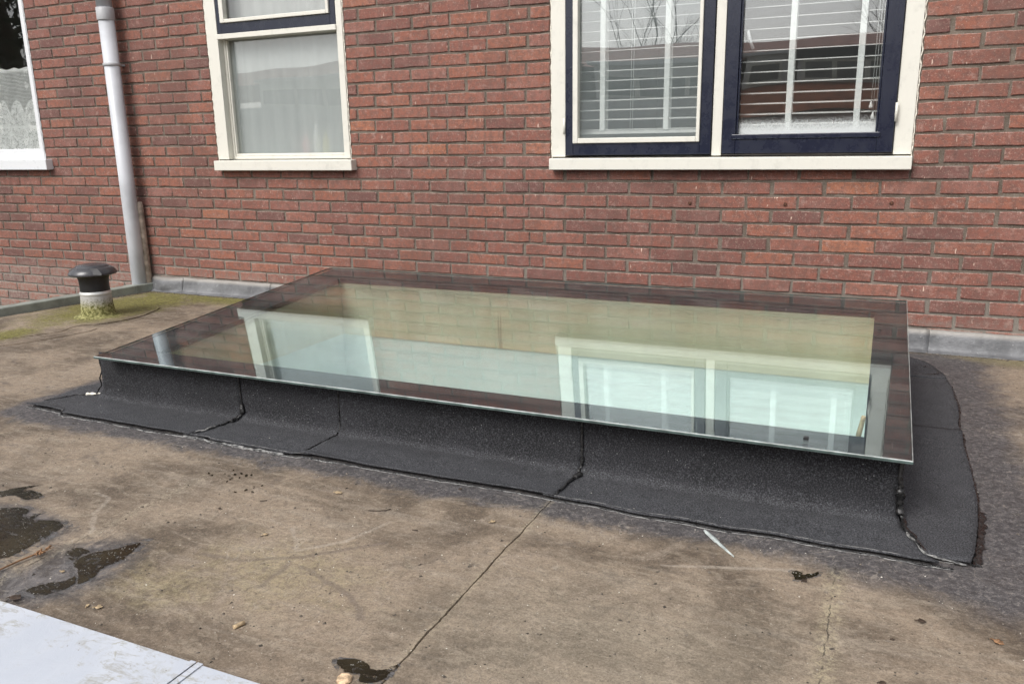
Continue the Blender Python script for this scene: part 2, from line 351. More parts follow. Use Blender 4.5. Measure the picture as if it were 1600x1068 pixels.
MAT = dict(
    brick=brick_material(), mortar=mortar_material(), roof=roof_material(), felt=felt_material(), tar=tar_material(), edge=tar_edge_material(),
    lead=lead_material(), cream=paint_material('cream_paint', (.665, .645, .575), .45, .5), white=paint_material('white_upvc', (.70, .71, .72), .3, .15),
    navy=paint_material('navy_paint', (.009, .012, .027), .28, .4), cap=cap_material(), wet=wet_material(), damp=damp_material(),
    frost=glass_mat('frosted_window_glass', 1.75, (.96, .97, .965), .004, 1.3, frost=.10), pale_refl=glass_mat('painted_reflection_glass', 2.1, (.96, .97, .965), .006, 1.3, frost=.085), pane_low=glass_mat('old_window_glass', 1.6, (.97, .98, .975), .006, 1.3), pane=glass_mat('window_glass', 2.15, (.96, .97, .965), .006, 1.3), mist=glass_mat('misted_window_glass', 2.05, (.96, .97, .965), .006, 1.3, mist=.205), sky_glass=glass_mat('roof_glass', 1.54, (.955, .996, .984), .0006, 1.2, .065, refl=(.88, .96, .99)),  # left casement glass has its pale reflection painted in as a diffuse veil
    in_glass=glass_mat('inner_roof_glass', 1.45, (.975, .997, .99)),
    frit=simple('black_enamel', (.012, .016, .024), .35, 0, .1, 20, 0), gedge=simple('glass_edge', (.07, .10, .095), .25, 0, .35, 25, .001, 120), arris=simple('glass_arris_highlight', (.34, .37, .355), .4, 0, .3, 25, .001, 120),  # pale arris colour paints in the highlight along the glass edge
    pvc=simple('grey_white_pvc', (.49, .50, .525), .38, 0, .14, 5, .0003), pvcd=simple('grey_collar', (.40, .40, .41), .45, 0, .1, 9, .0003),
    oldpipe=simple('stained_pipe', (.33, .27, .22), .8, 0, .45, 22, .002, 60), zinc=simple('kerb_metal', (.25, .27, .24), .5, .1, .22, 12, .0006),
    black=simple('black_plastic', (.012, .012, .013), .42, 0, .2, 20, .0003), capgrey=simple('dark_grey_plastic', (.055, .055, .06), .25, 0, .15, 12, .0003),
    ventbase=vent_base_material(), lining=lining_material(), plaster=simple('white_plaster', (.90, .93, .92), .8, 0, .04, 3, .0005),
    room=simple('room_wall', (.42, .41, .38), .9, 0, .1, 2, 0), slat=simple('blind_slat', (.80, .80, .78), .4, 0, .04, 10, 0),
    tape=simple('ladder_tape', (.84, .86, .84), .8, 0, .05, 60, .0004), lace=lace_material('lace_net', 1.15), net=lace_material('sheer_net', .66, False),
    rust=simple('rust', (.085, .035, .02), .9, 0, .5, 150, .002), sealant=simple('rough_filler', (.74, .70, .61), .8, 0, .25, 80, .003, 120),
    leaf=simple('dry_leaf', (.40, .30, .18), .8, 0, .35, 120, .001), leafd=simple('rotten_leaf', (.055, .036, .024), .6, 0, .4, 90, .001),
    twig=simple('twig_bark', (.24, .13, .065), .85, 0, .4, 90, .002), chip=simple('broken_wood', (.58, .42, .27), .85, 0, .35, 70, .003),
    shard=simple('pale_scrap', (.48, .52, .50), .35, .3, .3, 40, .001), grit=simple('grit', (.12, .10, .08), .9, 0, .8, 60, 0),
    red=simple('red_bottle', (.55, .03, .05), .3, 0, .1), yellow=simple('yellow_bottle', (.65, .55, .05), .3, 0, .1), bwhite=simple('white_bottle', (.8, .8, .8), .3, 0, .05),
    fascia=simple('dark_fascia', (.02, .022, .028), .4), tile=simple('orange_roof_tile', (.52, .19, .10), .8, 0, .3, 6, .01, 20), tile2=simple('red_roof_tile', (.20, .07, .05), .8, 0, .3, 6, .01, 20),
    wallw=simple('pale_render', (.62, .61, .60), .8, 0, .1, 2), wallb=simple('far_brick', (.22, .09, .06), .9, 0, .25, 8, .01, 20), dglass=simple('dark_glazing', (.10, .11, .11), .08, 0, .2, 1, 0),
    bark=simple('bark', (.07, .055, .04), .9, 0, .3, 20, .01, 40), needle=simple('dark_foliage', (.018, .032, .014), .8, 0, .4, 3, 0),
    soil=simple('garden_ground', (.07, .075, .045), .9, 0, .4, 1, .02, 10), slab=simple('old_roof_edge', (.035, .03, .026), .9, 0, .3, 20, .004, 60),
)

# ------------------------------------------------------------ object helpers
def link(name, me, mat=None, parent=None):
    o = bpy.data.objects.new(name, me); col.objects.link(o)
    if mat is not None:
        for m_ in (mat if isinstance(mat, (list, tuple)) else [mat]):
            me.materials.append(MAT[m_] if isinstance(m_, str) else m_)
    if parent is not None: o.parent = parent; o.matrix_parent_inverse = Matrix.Translation(-Vector(parent_loc(parent)))
    return o
def parent_loc(p_):
    return Vector(p_.location) if p_.parent is None else Vector((0, 0, 0))
def tag(o, label=None, cat=None, group=None, kind=None):
    if label: o['label'] = label
    if cat: o['category'] = cat
    if group: o['group'] = group
    if kind: o['kind'] = kind
    return o
def thing(name, label, cat, loc=(0, 0, 0), group=None):
    o = bpy.data.objects.new(name, None); col.objects.link(o); o.location = loc; o.empty_display_size = .05
    return tag(o, label, cat, group)
class MB:
    def __init__(s): s.v = []; s.f = []; s.mi = []; s.sm = []
    def face(s, idx, mi=0, sm=False): s.f.append(idx); s.mi.append(mi); s.sm.append(sm)
    def box(s, x0, x1, y0, y1, z0, z1, mi=0):
        b = len(s.v)
        s.v += [(x0, y0, z0), (x1, y0, z0), (x1, y1, z0), (x0, y1, z0), (x0, y0, z1), (x1, y0, z1), (x1, y1, z1), (x0, y1, z1)]
        for q in ((0, 3, 2, 1), (4, 5, 6, 7), (0, 1, 5, 4), (1, 2, 6, 5), (2, 3, 7, 6), (3, 0, 4, 7)): s.face([b+i for i in q], mi)
    def quad(s, pts, mi=0):
        b = len(s.v); s.v += [tuple(p_) for p_ in pts]; s.face(list(range(b, b+len(pts))), mi)
    def grid(s, nu, nv, fn, sm=True, mi=0):
        b = len(s.v)
        for i in range(nu+1):
            for j in range(nv+1): s.v.append(tuple(fn(i/nu, j/nv)))
        for i in range(nu):
            for j in range(nv):
                a = b+i*(nv+1)+j; s.face([a, a+nv+1, a+nv+2, a+1], mi, sm)
    def lathe(s, cx, cy, prof, n=32, mi=0, capb=True, capt=True):
        b = len(s.v)
        for r, z in prof:
            for k in range(n):
                a = 2*math.pi*k/n; s.v.append((cx+r*math.cos(a), cy+r*math.sin(a), z))
        for i in range(len(prof)-1):
            for k in range(n):
                s.face([b+i*n+k, b+i*n+(k+1) % n, b+(i+1)*n+(k+1) % n, b+(i+1)*n+k], mi, True)
        if capb: s.face([b+k for k in range(n)][::-1], mi)
        if capt: s.face([b+(len(prof)-1)*n+k for k in range(n)], mi)
    def tube(s, pts, rad, n=8, mi=0, flat=1.0, jit=0.0):
        pts = [Vector(p_) for p_ in pts]; b = len(s.v); m = len(pts)
        for i, p_ in enumerate(pts):
            t = (pts[min(i+1, m-1)]-pts[max(i-1, 0)]).normalized()
            up = Vector((0, 0, 1)) if abs(t.z) < .9 else Vector((0, 1, 0))
            a = t.cross(up).normalized(); c = a.cross(t).normalized()
            r = rad[i] if isinstance(rad, (list, tuple)) else rad
            for k in range(n):
                th = 2*math.pi*k/n; rr = r*(1+jit*random.uniform(-1, 1))
                s.v.append(tuple(p_+a*rr*math.cos(th)+c*rr*flat*math.sin(th)))
        for i in range(m-1):
            for k in range(n):
                s.face([b+i*n+k, b+i*n+(k+1) % n, b+(i+1)*n+(k+1) % n, b+(i+1)*n+k], mi, True)
        s.face([b+k for k in range(n)][::-1], mi); s.face([b+(m-1)*n+k for k in range(n)], mi)
    def mesh(s, name):
        me = bpy.data.meshes.new(name); me.from_pydata(s.v, [], s.f)
        me.polygons.foreach_set('material_index', s.mi); me.polygons.foreach_set('use_smooth', s.sm); me.update(); return me
    def build(s, name, mat, parent=None, bevel=0.0, fix=True):
        me = s.mesh(name); o = link(name, me, mat, parent)
        if fix:
            bm = bmesh.new(); bm.from_mesh(me); bmesh.ops.recalc_face_normals(bm, faces=bm.faces); bm.to_mesh(me); bm.free()
        if bevel:
            md = o.modifiers.new('bevel', 'BEVEL'); md.width = bevel; md.segments = 2; md.limit_method = 'ANGLE'
        return o
def nz(x, y, z=0.0, sc_=1.0): return noise.noise(Vector((x*sc_, y*sc_, z*sc_)))

RZ = -.79                                   # roof surface

# ------------------------------------------------------------ ground and roof
m = MB(); m.quad([(-150, -150, -4.2), (150, -150, -4.2), (150, 150, -4.2), (-150, 150, -4.2)])
tag(m.build('ground', 'soil'), kind='structure')
KX = lambda y: -2.302 + .163*y              # inner foot of the kerb (slants away from the wall)
m = MB()
m.box(-.48, 2.05, -.60, -.012, -1.0, RZ-.006); m.box(-.48, 2.05, -3.58, -1.78, -1.0, RZ-.006)
m.box(2.05, 6, -3.58, -.012, -1.0, RZ-.006)
m.v += [(KX(0)-.06, -.012, RZ-.006), (-.48, -.012, RZ-.006), (-.48, -3.58, RZ-.006), (KX(-3.58)-.06, -3.58, RZ-.006)]
n0 = len(m.v)-4; m.v += [(x, y, -1.0) for x, y, z in m.v[n0:]]
m.face([n0, n0+1, n0+2, n0+3]); m.face([n0+7, n0+6, n0+5, n0+4])
for k in range(4): m.face([n0+k, n0+(k+1) % 4, n0+4+(k+1) % 4, n0+4+k])
roof = m.build('flat_roof', 'slab'); tag(roof, kind='structure')

def seam(x0, off, sd_):
    return lambda y: x0 + .012*nz(y*1.3, x0, 1) + .0035*nz(y*14, x0*3, sd_) + .002*nz(y*60, x0, sd_+4) + off
s30a, s30b = seam(.30, -.0002, 1), seam(.30, .0001, 1)
_open = lambda y: max(.02, min(1, (-y-2.16)/.12))*max(.12, min(1, .55+1.1*nz(y*11, 4, 4)))
_m127 = seam(1.273, 0, 2)
s127a, s127b = (lambda y: _m127(y)-.0020*_open(y)), (lambda y: _m127(y)+.0010*_open(y))
s197a, s197b = seam(1.972, -.0003, 5), seam(1.972, .0002, 5)
s297a, s297b = seam(2.97, -.001, 6), seam(2.97, .001, 7)
s40a, s40b = seam(4.0, -.001, 8), seam(4.0, .001, 9)
c_ = lambda v_: (lambda y: v_)
def roof_sheet(blocks):
    m = MB()
    for xl, xr, y0, y1, el, er in blocks:
        n = max(2, int(abs(y1-y0)/.012)) if (el or er) else max(2, int(abs(y1-y0)/.1))
        b = len(m.v)
        for i in range(n+1):
            y = y0+(y1-y0)*i/n; a, e = xl(y), xr(y)
            dz = lambda xx: .0
            m.v += [(a, y, RZ-.006), (a+.0015 if el else a, y, RZ), (e-.0015 if er else e, y, RZ), (e, y, RZ-.006)]
        for i in range(n):
            q = b+4*i; m.face([q+1, q+2, q+6, q+5])
            if el: m.face([q, q+1, q+5, q+4])
            if er: m.face([q+2, q+3, q+7, q+6])
    return m.build('roof_sheet', 'roof', roof)
roof_sheet([(KX, c_(-.5), -3.55, -.012, False, False), (c_(-.5), s30b, -3.55, -1.86, False, False), (c_(-.5), c_(.3), -.58, -.012, False, False)])
roof_sheet([(s30b, s127a, -3.55, -1.86, False, True), (c_(.3), c_(1.273), -.58, -.012, False, False)])
roof_sheet([(s127b, s197b, -3.55, -1.86, True, False), (c_(1.273), c_(1.972), -.58, -.012, False, False)])
roof_sheet([(s197b, s297a, -3.55, -1.86, False, True), (c_(2.07), s297a, -1.86, -.012, False, True), (c_(1.972), c_(2.07), -.58, -.012, False, False)])
roof_sheet([(s297b, s40a, -3.55, -.012, True, True)])
roof_sheet([(s40b, c_(6), -3.55, -.012, True, False)])
# old patch pieces round the vent
def patch(outline, z, name='roof_patch', parent=roof, mat='roof', jag=.012, th=.004, sub=6):
    pts = []
    n = len(outline)
    for i in range(n):                       # Catmull-Rom through the outline
        p0, p1, p2, p3 = (Vector(outline[(i+k) % n]) for k in (-1, 0, 1, 2))
        for k in range(sub):
            t = k/sub; q = .5*((2*p1)+(-p0+p2)*t+(2*p0-5*p1+4*p2-p3)*t*t+(-p0+3*p1-3*p2+p3)*t**3)
            pts.append((q.x+jag*nz(q.x*9, q.y*9, 3)+jag*.4*nz(q.x*40, q.y*40, 5)+(jag*.9*nz(q.x*130, q.y*130, 6)+jag*.5*nz(q.x*300, q.y*300, 2) if sub > 6 else 0), q.y+jag*nz(q.y*9, q.x*9, 8)+jag*.4*nz(q.x*40, q.y*40, 9)+(jag*.7*nz(q.x*130, q.y*130, 16) if sub > 6 else 0)))
    bm = bmesh.new(); vs = [bm.verts.new((x, y, z)) for x, y in pts]
    f = bm.faces.new(vs); bmesh.ops.triangulate(bm, faces=[f])
    if th:
        lo = [bm.verts.new((x, y, z-th)) for x, y in pts]; k = len(pts)
        for i in range(k): bm.faces.new((vs[i], vs[(i+1) % k], lo[(i+1) % k], lo[i]))
    bmesh.ops.recalc_face_normals(bm, faces=bm.faces)
    if sum(ff.normal.z for ff in bm.faces) < 0: bmesh.ops.reverse_faces(bm, faces=bm.faces)
    me = bpy.data.meshes.new(name); bm.to_mesh(me); bm.free()
    return link(name, me, mat, parent)
patch([(-2.36, -.62), (-2.25, -.33), (-1.95, -.36), (-1.79, -.47), (-1.705, -.70), (-1.735, -.88), (-1.82, -.98), (-1.79, -1.11), (-1.86, -1.26), (-1.95, -1.34), (-2.1, -1.5), (-2.44, -1.2)], RZ+.005)
patch([(-1.86, -1.02), (-1.70, -.97), (-1.665, -1.06), (-1.72, -1.28), (-1.80, -1.43), (-1.95, -1.62), (-2.15, -1.75), (-2.12, -1.45)], RZ+.0025)

# puddles and damp marks
PUD = {
 'PA': [(-.22, -2.86), (-.20, -2.72), (-.10, -2.66), (-.034, -2.613), (-.002, -2.599), (.04, -2.605), (.05, -2.633), (.08, -2.603), (.098, -2.636), (.16, -2.619), (.2, -2.633), (.207, -2.659), (.213, -2.713), (.222, -2.77), (.21, -2.804), (.15, -2.84), (0, -2.88)],
 'PB': [(.384, -2.746), (.386, -2.702), (.412, -2.677), (.429, -2.655), (.453, -2.622), (.471, -2.667), (.48, -2.707), (.468, -2.739), (.483, -2.774), (.479, -2.814), (.45, -2.788), (.425, -2.771)],
 'PB2': [(.432, -2.878), (.399, -2.873), (.403, -2.846), (.436, -2.819), (.441, -2.791), (.468, -2.819), (.464, -2.858)],
 'PC': [(-.158, -2.576), (-.154, -2.554), (-.133, -2.514), (-.094, -2.482), (-.108, -2.52), (-.077, -2.512), (-.019, -2.529), (-.038, -2.561), (-.094, -2.555), (-.122, -2.576)],
 'PD': [(.329, -2.726), (.333, -2.698), (.371, -2.697), (.373, -2.722), (.372, -2.744)],
 'PE': [(1.16, -2.815), (1.188, -2.8), (1.219, -2.805), (1.228, -2.814), (1.244, -2.812), (1.255, -2.803), (1.266, -2.784), (1.268, -2.788), (1.264, -2.833), (1.234, -2.852), (1.217, -2.833), (1.188, -2.838)],
 'PF': [(1.886, -2.171), (1.902, -2.169), (1.907, -2.179), (1.931, -2.161), (1.938, -2.16), (1.932, -2.177), (1.912, -2.196), (1.899, -2.206), (1.893, -2.2)]}
for k, (nm, P) in enumerate(PUD.items()):
    o = patch(P, RZ+.0015+.0001*k, 'puddle', None, 'wet', .0045, 0, 14); tag(o, kind='structure')
for k, (nm, sc2) in enumerate((('PA', 1.16), ('PB', 1.35), ('PB2', 1.4), ('PC', 1.15), ('PE', 1.18), ('PF', 1.3))):
    P = PUD[nm]; mx_, my_ = sum(p_[0] for p_ in P)/len(P), sum(p_[1] for p_ in P)/len(P)
    o = patch([(mx_+(x-mx_)*sc2, my_+(y-my_)*sc2) for x, y in P], RZ+.0006+.0001*k, 'damp_margin', None, 'damp', .006, 0, 10); tag(o, kind='structure')
m = MB(); random.seed(11)
for x, y in [(.293, -2.237), (.339, -2.222), (.342, -2.191), (.382, -2.201), (.361, -2.229), (.397, -2.226), (.383, -2.261), (.416, -2.199), (.474, -2.286), (.481, -2.264), (.495, -2.246), (.456, -2.308), (.5, -2.29), (.312, -2.244), (.381, -2.242), (.37, -2.215), (.405, -2.208)]:
    b = len(m.v); n = 9; a0 = random.uniform(-.5, .5)+2.3; L = random.uniform(.006, .011)
    for i in range(n):
        a = 2*math.pi*i/n; r = random.uniform(.75, 1.15); u, w_ = math.cos(a)*L*r, math.sin(a)*L*.42*r
        m.v.append((x+u*math.cos(a0)-w_*math.sin(a0), y+u*math.sin(a0)+w_*math.cos(a0), RZ+.001))
    m.face(list(range(b, b+n)))
tag(m.build('damp_marks', 'wet'), 'cluster of small dark damp marks on the brown felt in front of the upstand', 'damp marks', kind='stuff')

# ------------------------------------------------------------ house wall with bricks
H = .0630; MOD = .22
CZ = [-0.0077, -0.00335, 0.00373, 0.00226, 0.00219, 0.0072, 0.00069, -0.00044, 0.00304]
CX = [-0.00412, 0.00135, 0.02213, 0.00095, 0.01054, 0.04383, -0.0002, -0.01179, -0.02363]
def poly(c, X, Z):
    X = max(-3.7, min(2.6, X)); Z = max(-.85, min(.95, Z))
    return sum(a*b for a, b in zip(c, (1, X, Z, X*X, X*Z, Z*Z, X**3, X*X*Z, X*Z*Z)))
OPEN = [(.477, 2.088, 0.0, 1.36), (-1.672, -.718, 0.0, 1.36), (-4.40, -3.195, 0.0, 1.36)]
WX0, WX1, WZ0, WZ1 = -5.6, 5.2, -1.6, 1.9
house = thing('brick_house', 'red brick rear house wall with cream framed windows above the flat roof', 'house', (0, 0.1, -1.6))
xs = sorted({WX0, WX1} | {v for o_ in OPEN for v in o_[:2]}); zs = sorted({WZ0, WZ1} | {v for o_ in OPEN for v in o_[2:]})
m = MB()
MY = .0058
for i in range(len(xs)-1):
    for j in range(len(zs)-1):
        cx_, cz_ = (xs[i]+xs[i+1])/2, (zs[j]+zs[j+1])/2
        if any(a < cx_ < b and c < cz_ < d for a, b, c, d in OPEN): continue
        for yy in (MY, .26): m.quad([(xs[i], yy, zs[j]), (xs[i+1], yy, zs[j]), (xs[i+1], yy, zs[j+1]), (xs[i], yy, zs[j+1])])
for a, b, c, d in OPEN:
    m.quad([(a, MY, c), (a, .26, c), (a, .26, d), (a, MY, d)]); m.quad([(b, MY, c), (b, .26, c), (b, .26, d), (b, MY, d)])
    m.quad([(a, MY, c), (b, MY, c), (b, .26, c), (a, .26, c)]); m.quad([(a, MY, d), (b, MY, d), (b, .26, d), (a, .26, d)])
m.quad([(WX0, MY, WZ0), (WX0, .26, WZ0), (WX0, .26, WZ1), (WX0, MY, WZ1)]); m.quad([(WX1, MY, WZ0), (WX1, .26, WZ0), (WX1, .26, WZ1), (WX1, MY, WZ1)])
m.quad([(WX0, MY, WZ1), (WX1, MY, WZ1), (WX1, .26, WZ1), (WX0, .26, WZ1)])
wall = m.build('wall', 'mortar', house, fix=False)

def brick_geo(x0, x1, z0, z1, tone):
    """irregular hand-made brick face: outline ring, arris ring, back ring (world coords)"""
    n = 4; j = .0015; y = random.uniform(-.0012, .0012); ty = random.uniform(-.0008, .0008)
    w = x1-x0
    bot = [(x0+w*k/n, z0) for k in range(n+1)]; top = [(x1-w*k/n, z1) for k in range(n+1)]
    ring = []
    for k, (x, z) in enumerate(bot+top):
        cor = k in (0, n, n+1, 2*n+1)
        ix = .002 if k in (0, 2*n+1) else (-.002 if k in (n, n+1) else 0)
        ring.append((x+random.uniform(-j, j)+ix*random.uniform(.2, 1.6), z+random.uniform(-j, j)+(.0012 if k <= n else -.0012)*(random.uniform(.5, 2) if cor else random.uniform(0, 1))))
    V = []; cxm, czm = (x0+x1)/2, (z0+z1)/2
    for x, z in ring:
        V.append((x+(.0035 if x < cxm-.001 and abs(x-cxm) > w*.4 else (-.0035 if abs(x-cxm) > w*.4 else 0)), y+ty*(x-cxm)/.1, z+(.003 if z < czm else -.003)))
    V += [(x, y+.0028, z) for x, z in ring]
    V += [(x, .0115, z) for x, z in ring]
    N = len(ring); F = [tuple(range(N))[::1]]
    for r in (0, 1):
        for k in range(N): F.append((r*N+k, r*N+N+k, r*N+N+(k+1) % N, r*N+(k+1) % N))
    E = [0]*N+[1]*N+[1]*N
    return V, F, E
CF = cam.matrix_world.inverted()
def px(pt):
    q = CF @ Vector(pt); d = -q.z
    if d < .1: return None
    return (800+1277.3*q.x/d, 534-1277.3*q.y/d, d)
def subtract(x0, x1, z0, z1):
    segs = [(x0, x1)]
    for a, b, c, d in OPEN:
        if z1 > c+.004 and z0 < d-.004:
            if 0 < a-.006-x1 < .05: segs = [(x0, a-.006)]
            if 0 < x0-b-.006 < .05: segs = [(b+.006, x1)]
    for a, b, c, d in OPEN:
        if z1 > c+.004 and z0 < d-.004:
            ns = []
            for s0, s1 in segs:
                if s1 <= a-.004 or s0 >= b+.004: ns.append((s0, s1)); continue
                if s0 < a-.004: ns.append((s0, a-.006))
                if s1 > b+.004: ns.append((b+.006, s1))
            segs = ns
    return [s_ for s_ in segs if s_[1]-s_[0] > .045]
random.seed(3)
bricks = []
for k in range(-29, 25):
    zt = -k*H; zb = zt-H                     # row under joint k
    for q in range(-27, 26):
        m0 = q + (0 if k % 2 else .5)
        xa, xb = m0*MOD, (m0+1)*MOD
        if xb < WX0 or xa > WX1 or zt > WZ1 or zb < WZ0: continue
        zc = (zt+zb)/2
        wx0, wx1 = xa+poly(CX, xa, zc), xb+poly(CX, xb, zc)
        dz_ = poly(CZ, (xa+xb)/2, zc)
        b0 = zb+dz_+.0005+random.uniform(-.0008, .0008); b1 = zt+dz_-.0092+random.uniform(-.001, .001)
        gap = .0055
        # the joint size varies, wide joints on the right of the crack
        g0, g1 = gap*random.choice((.25, .6, .8, 1, 1.1, 1.5)), gap*random.choice((.25, .6, .8, 1, 1.1, 1.5))
        for s0, s1 in subtract(wx0+g0, wx1-g1, b0, b1):
            big = nz((s0+s1)*.9, zc*1.4, 2)
            t = max(0, min(1, random.gauss(.47+.12*big+(.0 if s0 > -2.3 else -.06), .24)))
            # the crack right of the middle splits the stretchers it crosses
            if zc < -.06 and s0 < .30 and s1 > .40:
                cxx = .352+.006*nz(zc*8, 1, 1); parts_ = [(s0, cxx-.0008), (cxx+.0010, s1)]
            else: parts_ = [(s0, s1)]
            for a_, b_ in parts_:
                p_ = px(((a_+b_)/2, 0, zc)); area = 0
                if p_ and -20 < p_[0] < 1620 and -20 < p_[1] < 1000 and zc > -.70: area = (b_-a_)*(b1-b0)/p_[2]**2
                bricks.append((area, a_, b_, b0, b1, t))
bricks.sort(key=lambda b_: -b_[0])
SB = MB(); stone = []
def set_tone(me, data):
    at = me.color_attributes.new('tone', 'FLOAT_COLOR', 'POINT')
    flat = []
    for t, e in data: flat += [t, e, 0, 1]
    at.data.foreach_set('color', flat)
for i, (ar, a, b, z0, z1, t) in enumerate(bricks):
    V, F, E = brick_geo(a, b, z0, z1, t)
    if i < 300 and ar > 0:
        c = Vector(((a+b)/2, 0, (z0+z1)/2))
        me = bpy.data.meshes.new('brick'); me.from_pydata([tuple(Vector(v_)-c) for v_ in V], [], F)
        set_tone(me, [(t, e) for e in E]); me.materials.append(MAT['brick'])
        o = bpy.data.objects.new('brick', me); col.objects.link(o); o.parent = wall
        o.location = c
    else:
        n0 = len(SB.v); SB.v += V
        for f in F: SB.face([n0+q for q in f])
        stone += [(t, e) for e in E]
me = SB.mesh('brick'); set_tone(me, stone)
o = link('brick', me, 'brick', wall); o['kind'] = 'stuff'

# rusty plugs in the wall
for x, z in ((1.171, -.174), (1.598, -.173), (2.03, -.161)):
    m = MB(); n = 10
    b = len(m.v)
    for r, y in ((.0045, -.006), (.008, -.0045), (.009, .002)):
        for k in range(n):
            a = 2*math.pi*k/n; m.v.append((x+r*math.cos(a)*random.uniform(.9, 1.1), y, z+r*math.sin(a)))
    m.face(list(range(n)))
    for i in range(2):
        for k in range(n): m.face([i*n+k, i*n+(k+1) % n, (i+1)*n+(k+1) % n, (i+1)*n+k])
    m.build('wall_plug', 'rust', house)

# ------------------------------------------------------------ windows
def ringbox(m, x0, x1, z0, z1, wl, wr, wb, wt, y0, y1):
    if wl: m.box(x0, x0+wl, y0, y1, z0, z1)
    if wr: m.box(x1-wr, x1, y0, y1, z0, z1)
    if wb: m.box(x0+wl, x1-wr, y0, y1, z0, z0+wb)
    if wt: m.box(x0+wl, x1-wr, y0, y1, z1-wt, z1)
def pane(x0, x1, z0, z1, y, parent, name='pane', th=.004, mat='pane'):
    m = MB(); m.box(x0, x1, y, y+th, z0, z1); return m.build(name, mat, parent)
def sealant(x, z0, z1, parent, side, mat='sealant'):
    m = MB(); n = int((z1-z0)/.008); pts = []; rad = []
    for i in range(n+1):
        z = z0+(z1-z0)*i/n; ph = ((z/H) % 1)
        off = .003*nz(z*30, x, 1)+.0015*math.sin(ph*6.283)
        pts.append((x+side*(off+.001), .0015, z)); rad.append(.0030+.0015*nz(z*55, x, 4))
    m.tube(pts, rad, 6, 0, 1, .12); return m.build('sealant', mat, parent)
TOP = 1.34
# right: double casement
m = MB(); m.box(.480, .552, -.006, .11, .041, TOP); m.box(1.2615, 1.305, -.006, .11, .0415, TOP); m.box(2.0165, 2.086, -.006, .11, .041, TOP); m.box(.552, 1.2615, -.004, .108, 1.29, TOP); m.box(1.305, 2.0165, -.004, .108, 1.29, TOP)
wr = m.build('window', 'cream', house, .002)
wr['label'] = 'wide double window with navy casements and cream frame'
m = MB()
m.v += [(.481, -.05, -.020), (2.092, -.05, -.020), (2.092, .10, -.020), (.481, .10, -.020), (.481, -.05, .034), (2.092, -.05, .034), (2.092, .10, .0388), (.481, .10, .0388)]
for q in ((0, 3, 2, 1), (4, 5, 6, 7), (0, 1, 5, 4), (1, 2, 6, 5), (2, 3, 7, 6), (3, 0, 4, 7)): m.face(list(q))
m.build('sill', 'cream', wr, .003)
sealant(.4785, .03, 1.3, wr, -1); sealant(2.0885, .0, 1.3, wr, 1)
m = MB(); ringbox(m, .556, 1.258, .048, 1.285, .039, .050, .056, .06, -.016, .04)
cs = m.build('casement', 'navy', wr, .0025)
m = MB(); ringbox(m, .5955, 1.2075, .1045, 1.224, .026, .016, .024, .02, -.026, .012)
m.build('glazing_bead', 'cream', wr, .003)
pane(.620, 1.193, .126, 1.205, .004, wr, mat='pale_refl')
m = MB(); ringbox(m, 1.309, 2.013, .050, 1.285, .058, .062, .062, .06, -.016, .04)
m.build('casement', 'navy', wr, .0025)
m = MB(); m.box(1.350, 1.962, -.022, .012, .1125, .134); ringbox(m, 1.3675, 1.9505, .135, 1.224, .009, .009, .0, .01, -.008, .012)
m.build('glazing_bead', 'navy', wr, .003)
pane(1.3735, 1.948, .1345, 1.22, .014, wr, mat='mist')
m = MB(); m.box(1.309, 2.013, -.012, .03, .0420, .0475); m.build('gap_shade_strip', 'slab', wr)  # solid dark strip painting the shade in the gap under the casement
for x, z in ((2.0165, .212), (.552, .186)):
    m = MB(); m.tube([(x, -.022, z-.038), (x, -.022, z+.038)], .006, 10); m.build('hinge', 'cream', wr)
m = MB()  # stay arm seen behind the glass
m.tube([(1.392, .035, .575), (1.400, .045, .540), (1.416, .05, .498)], [.006, .008, .007], 8); m.build('casement_stay', 'white', wr)

# middle: fixed light below, navy top sash above
m = MB(); m.box(-1.668, -1.588, -.004, .11, .041, TOP); m.box(-.758, -.720, -.004, .11, .041, TOP); m.box(-1.588, -.758, -.002, .108, 1.29, TOP)
m.box(-1.588, -.758, -.012, .09, .7155, .743)
m.box(-1.588, -.758, .035, .10, .041, .058); m.box(-1.588, -1.572, .035, .10, .058, .7155)
wm = m.build('window', 'cream', house, .002)
wm['label'] = 'single window with frosted pane below a navy top sash'
m = MB()
m.v += [(-1.668, -.05, -.022), (-.684, -.05, -.022), (-.684, .10, -.022), (-1.668, .10, -.022), (-1.668, -.05, .034), (-.684, -.05, .034), (-.684, .10, .0388), (-1.668, .10, .0388)]
for q in ((0, 3, 2, 1), (4, 5, 6, 7), (0, 1, 5, 4), (1, 2, 6, 5), (2, 3, 7, 6), (3, 0, 4, 7)): m.face(list(q))
m.build('sill', 'cream', wm, .003)
sealant(-1.6695, .0, 1.3, wm, -1); sealant(-.7165, .0, 1.3, wm, 1)
m = MB(); m.box(-1.572, -.758, .04, .062, .058, .073); m.box(-1.572, -1.562, .04, .062, .073, .7155)
m.build('glazing_bead', 'cream', wm, .003)
pane(-1.572, -.758, .06, .7155, .064, wm, mat='frost')
m = MB(); ringbox(m, -1.584, -.761, .745, 1.285, .030, .036, .055, .05, -.003, .05)
m.build('top_sash', 'navy', wm, .002)
m = MB(); ringbox(m, -1.552, -.797, .801, 1.24, .030, .018, .020, .02, -.014, .02)
m.build('glazing_bead', 'cream', wm, .003)
pane(-1.524, -.812, .819, 1.225, .012, wm, mat='pane_low')

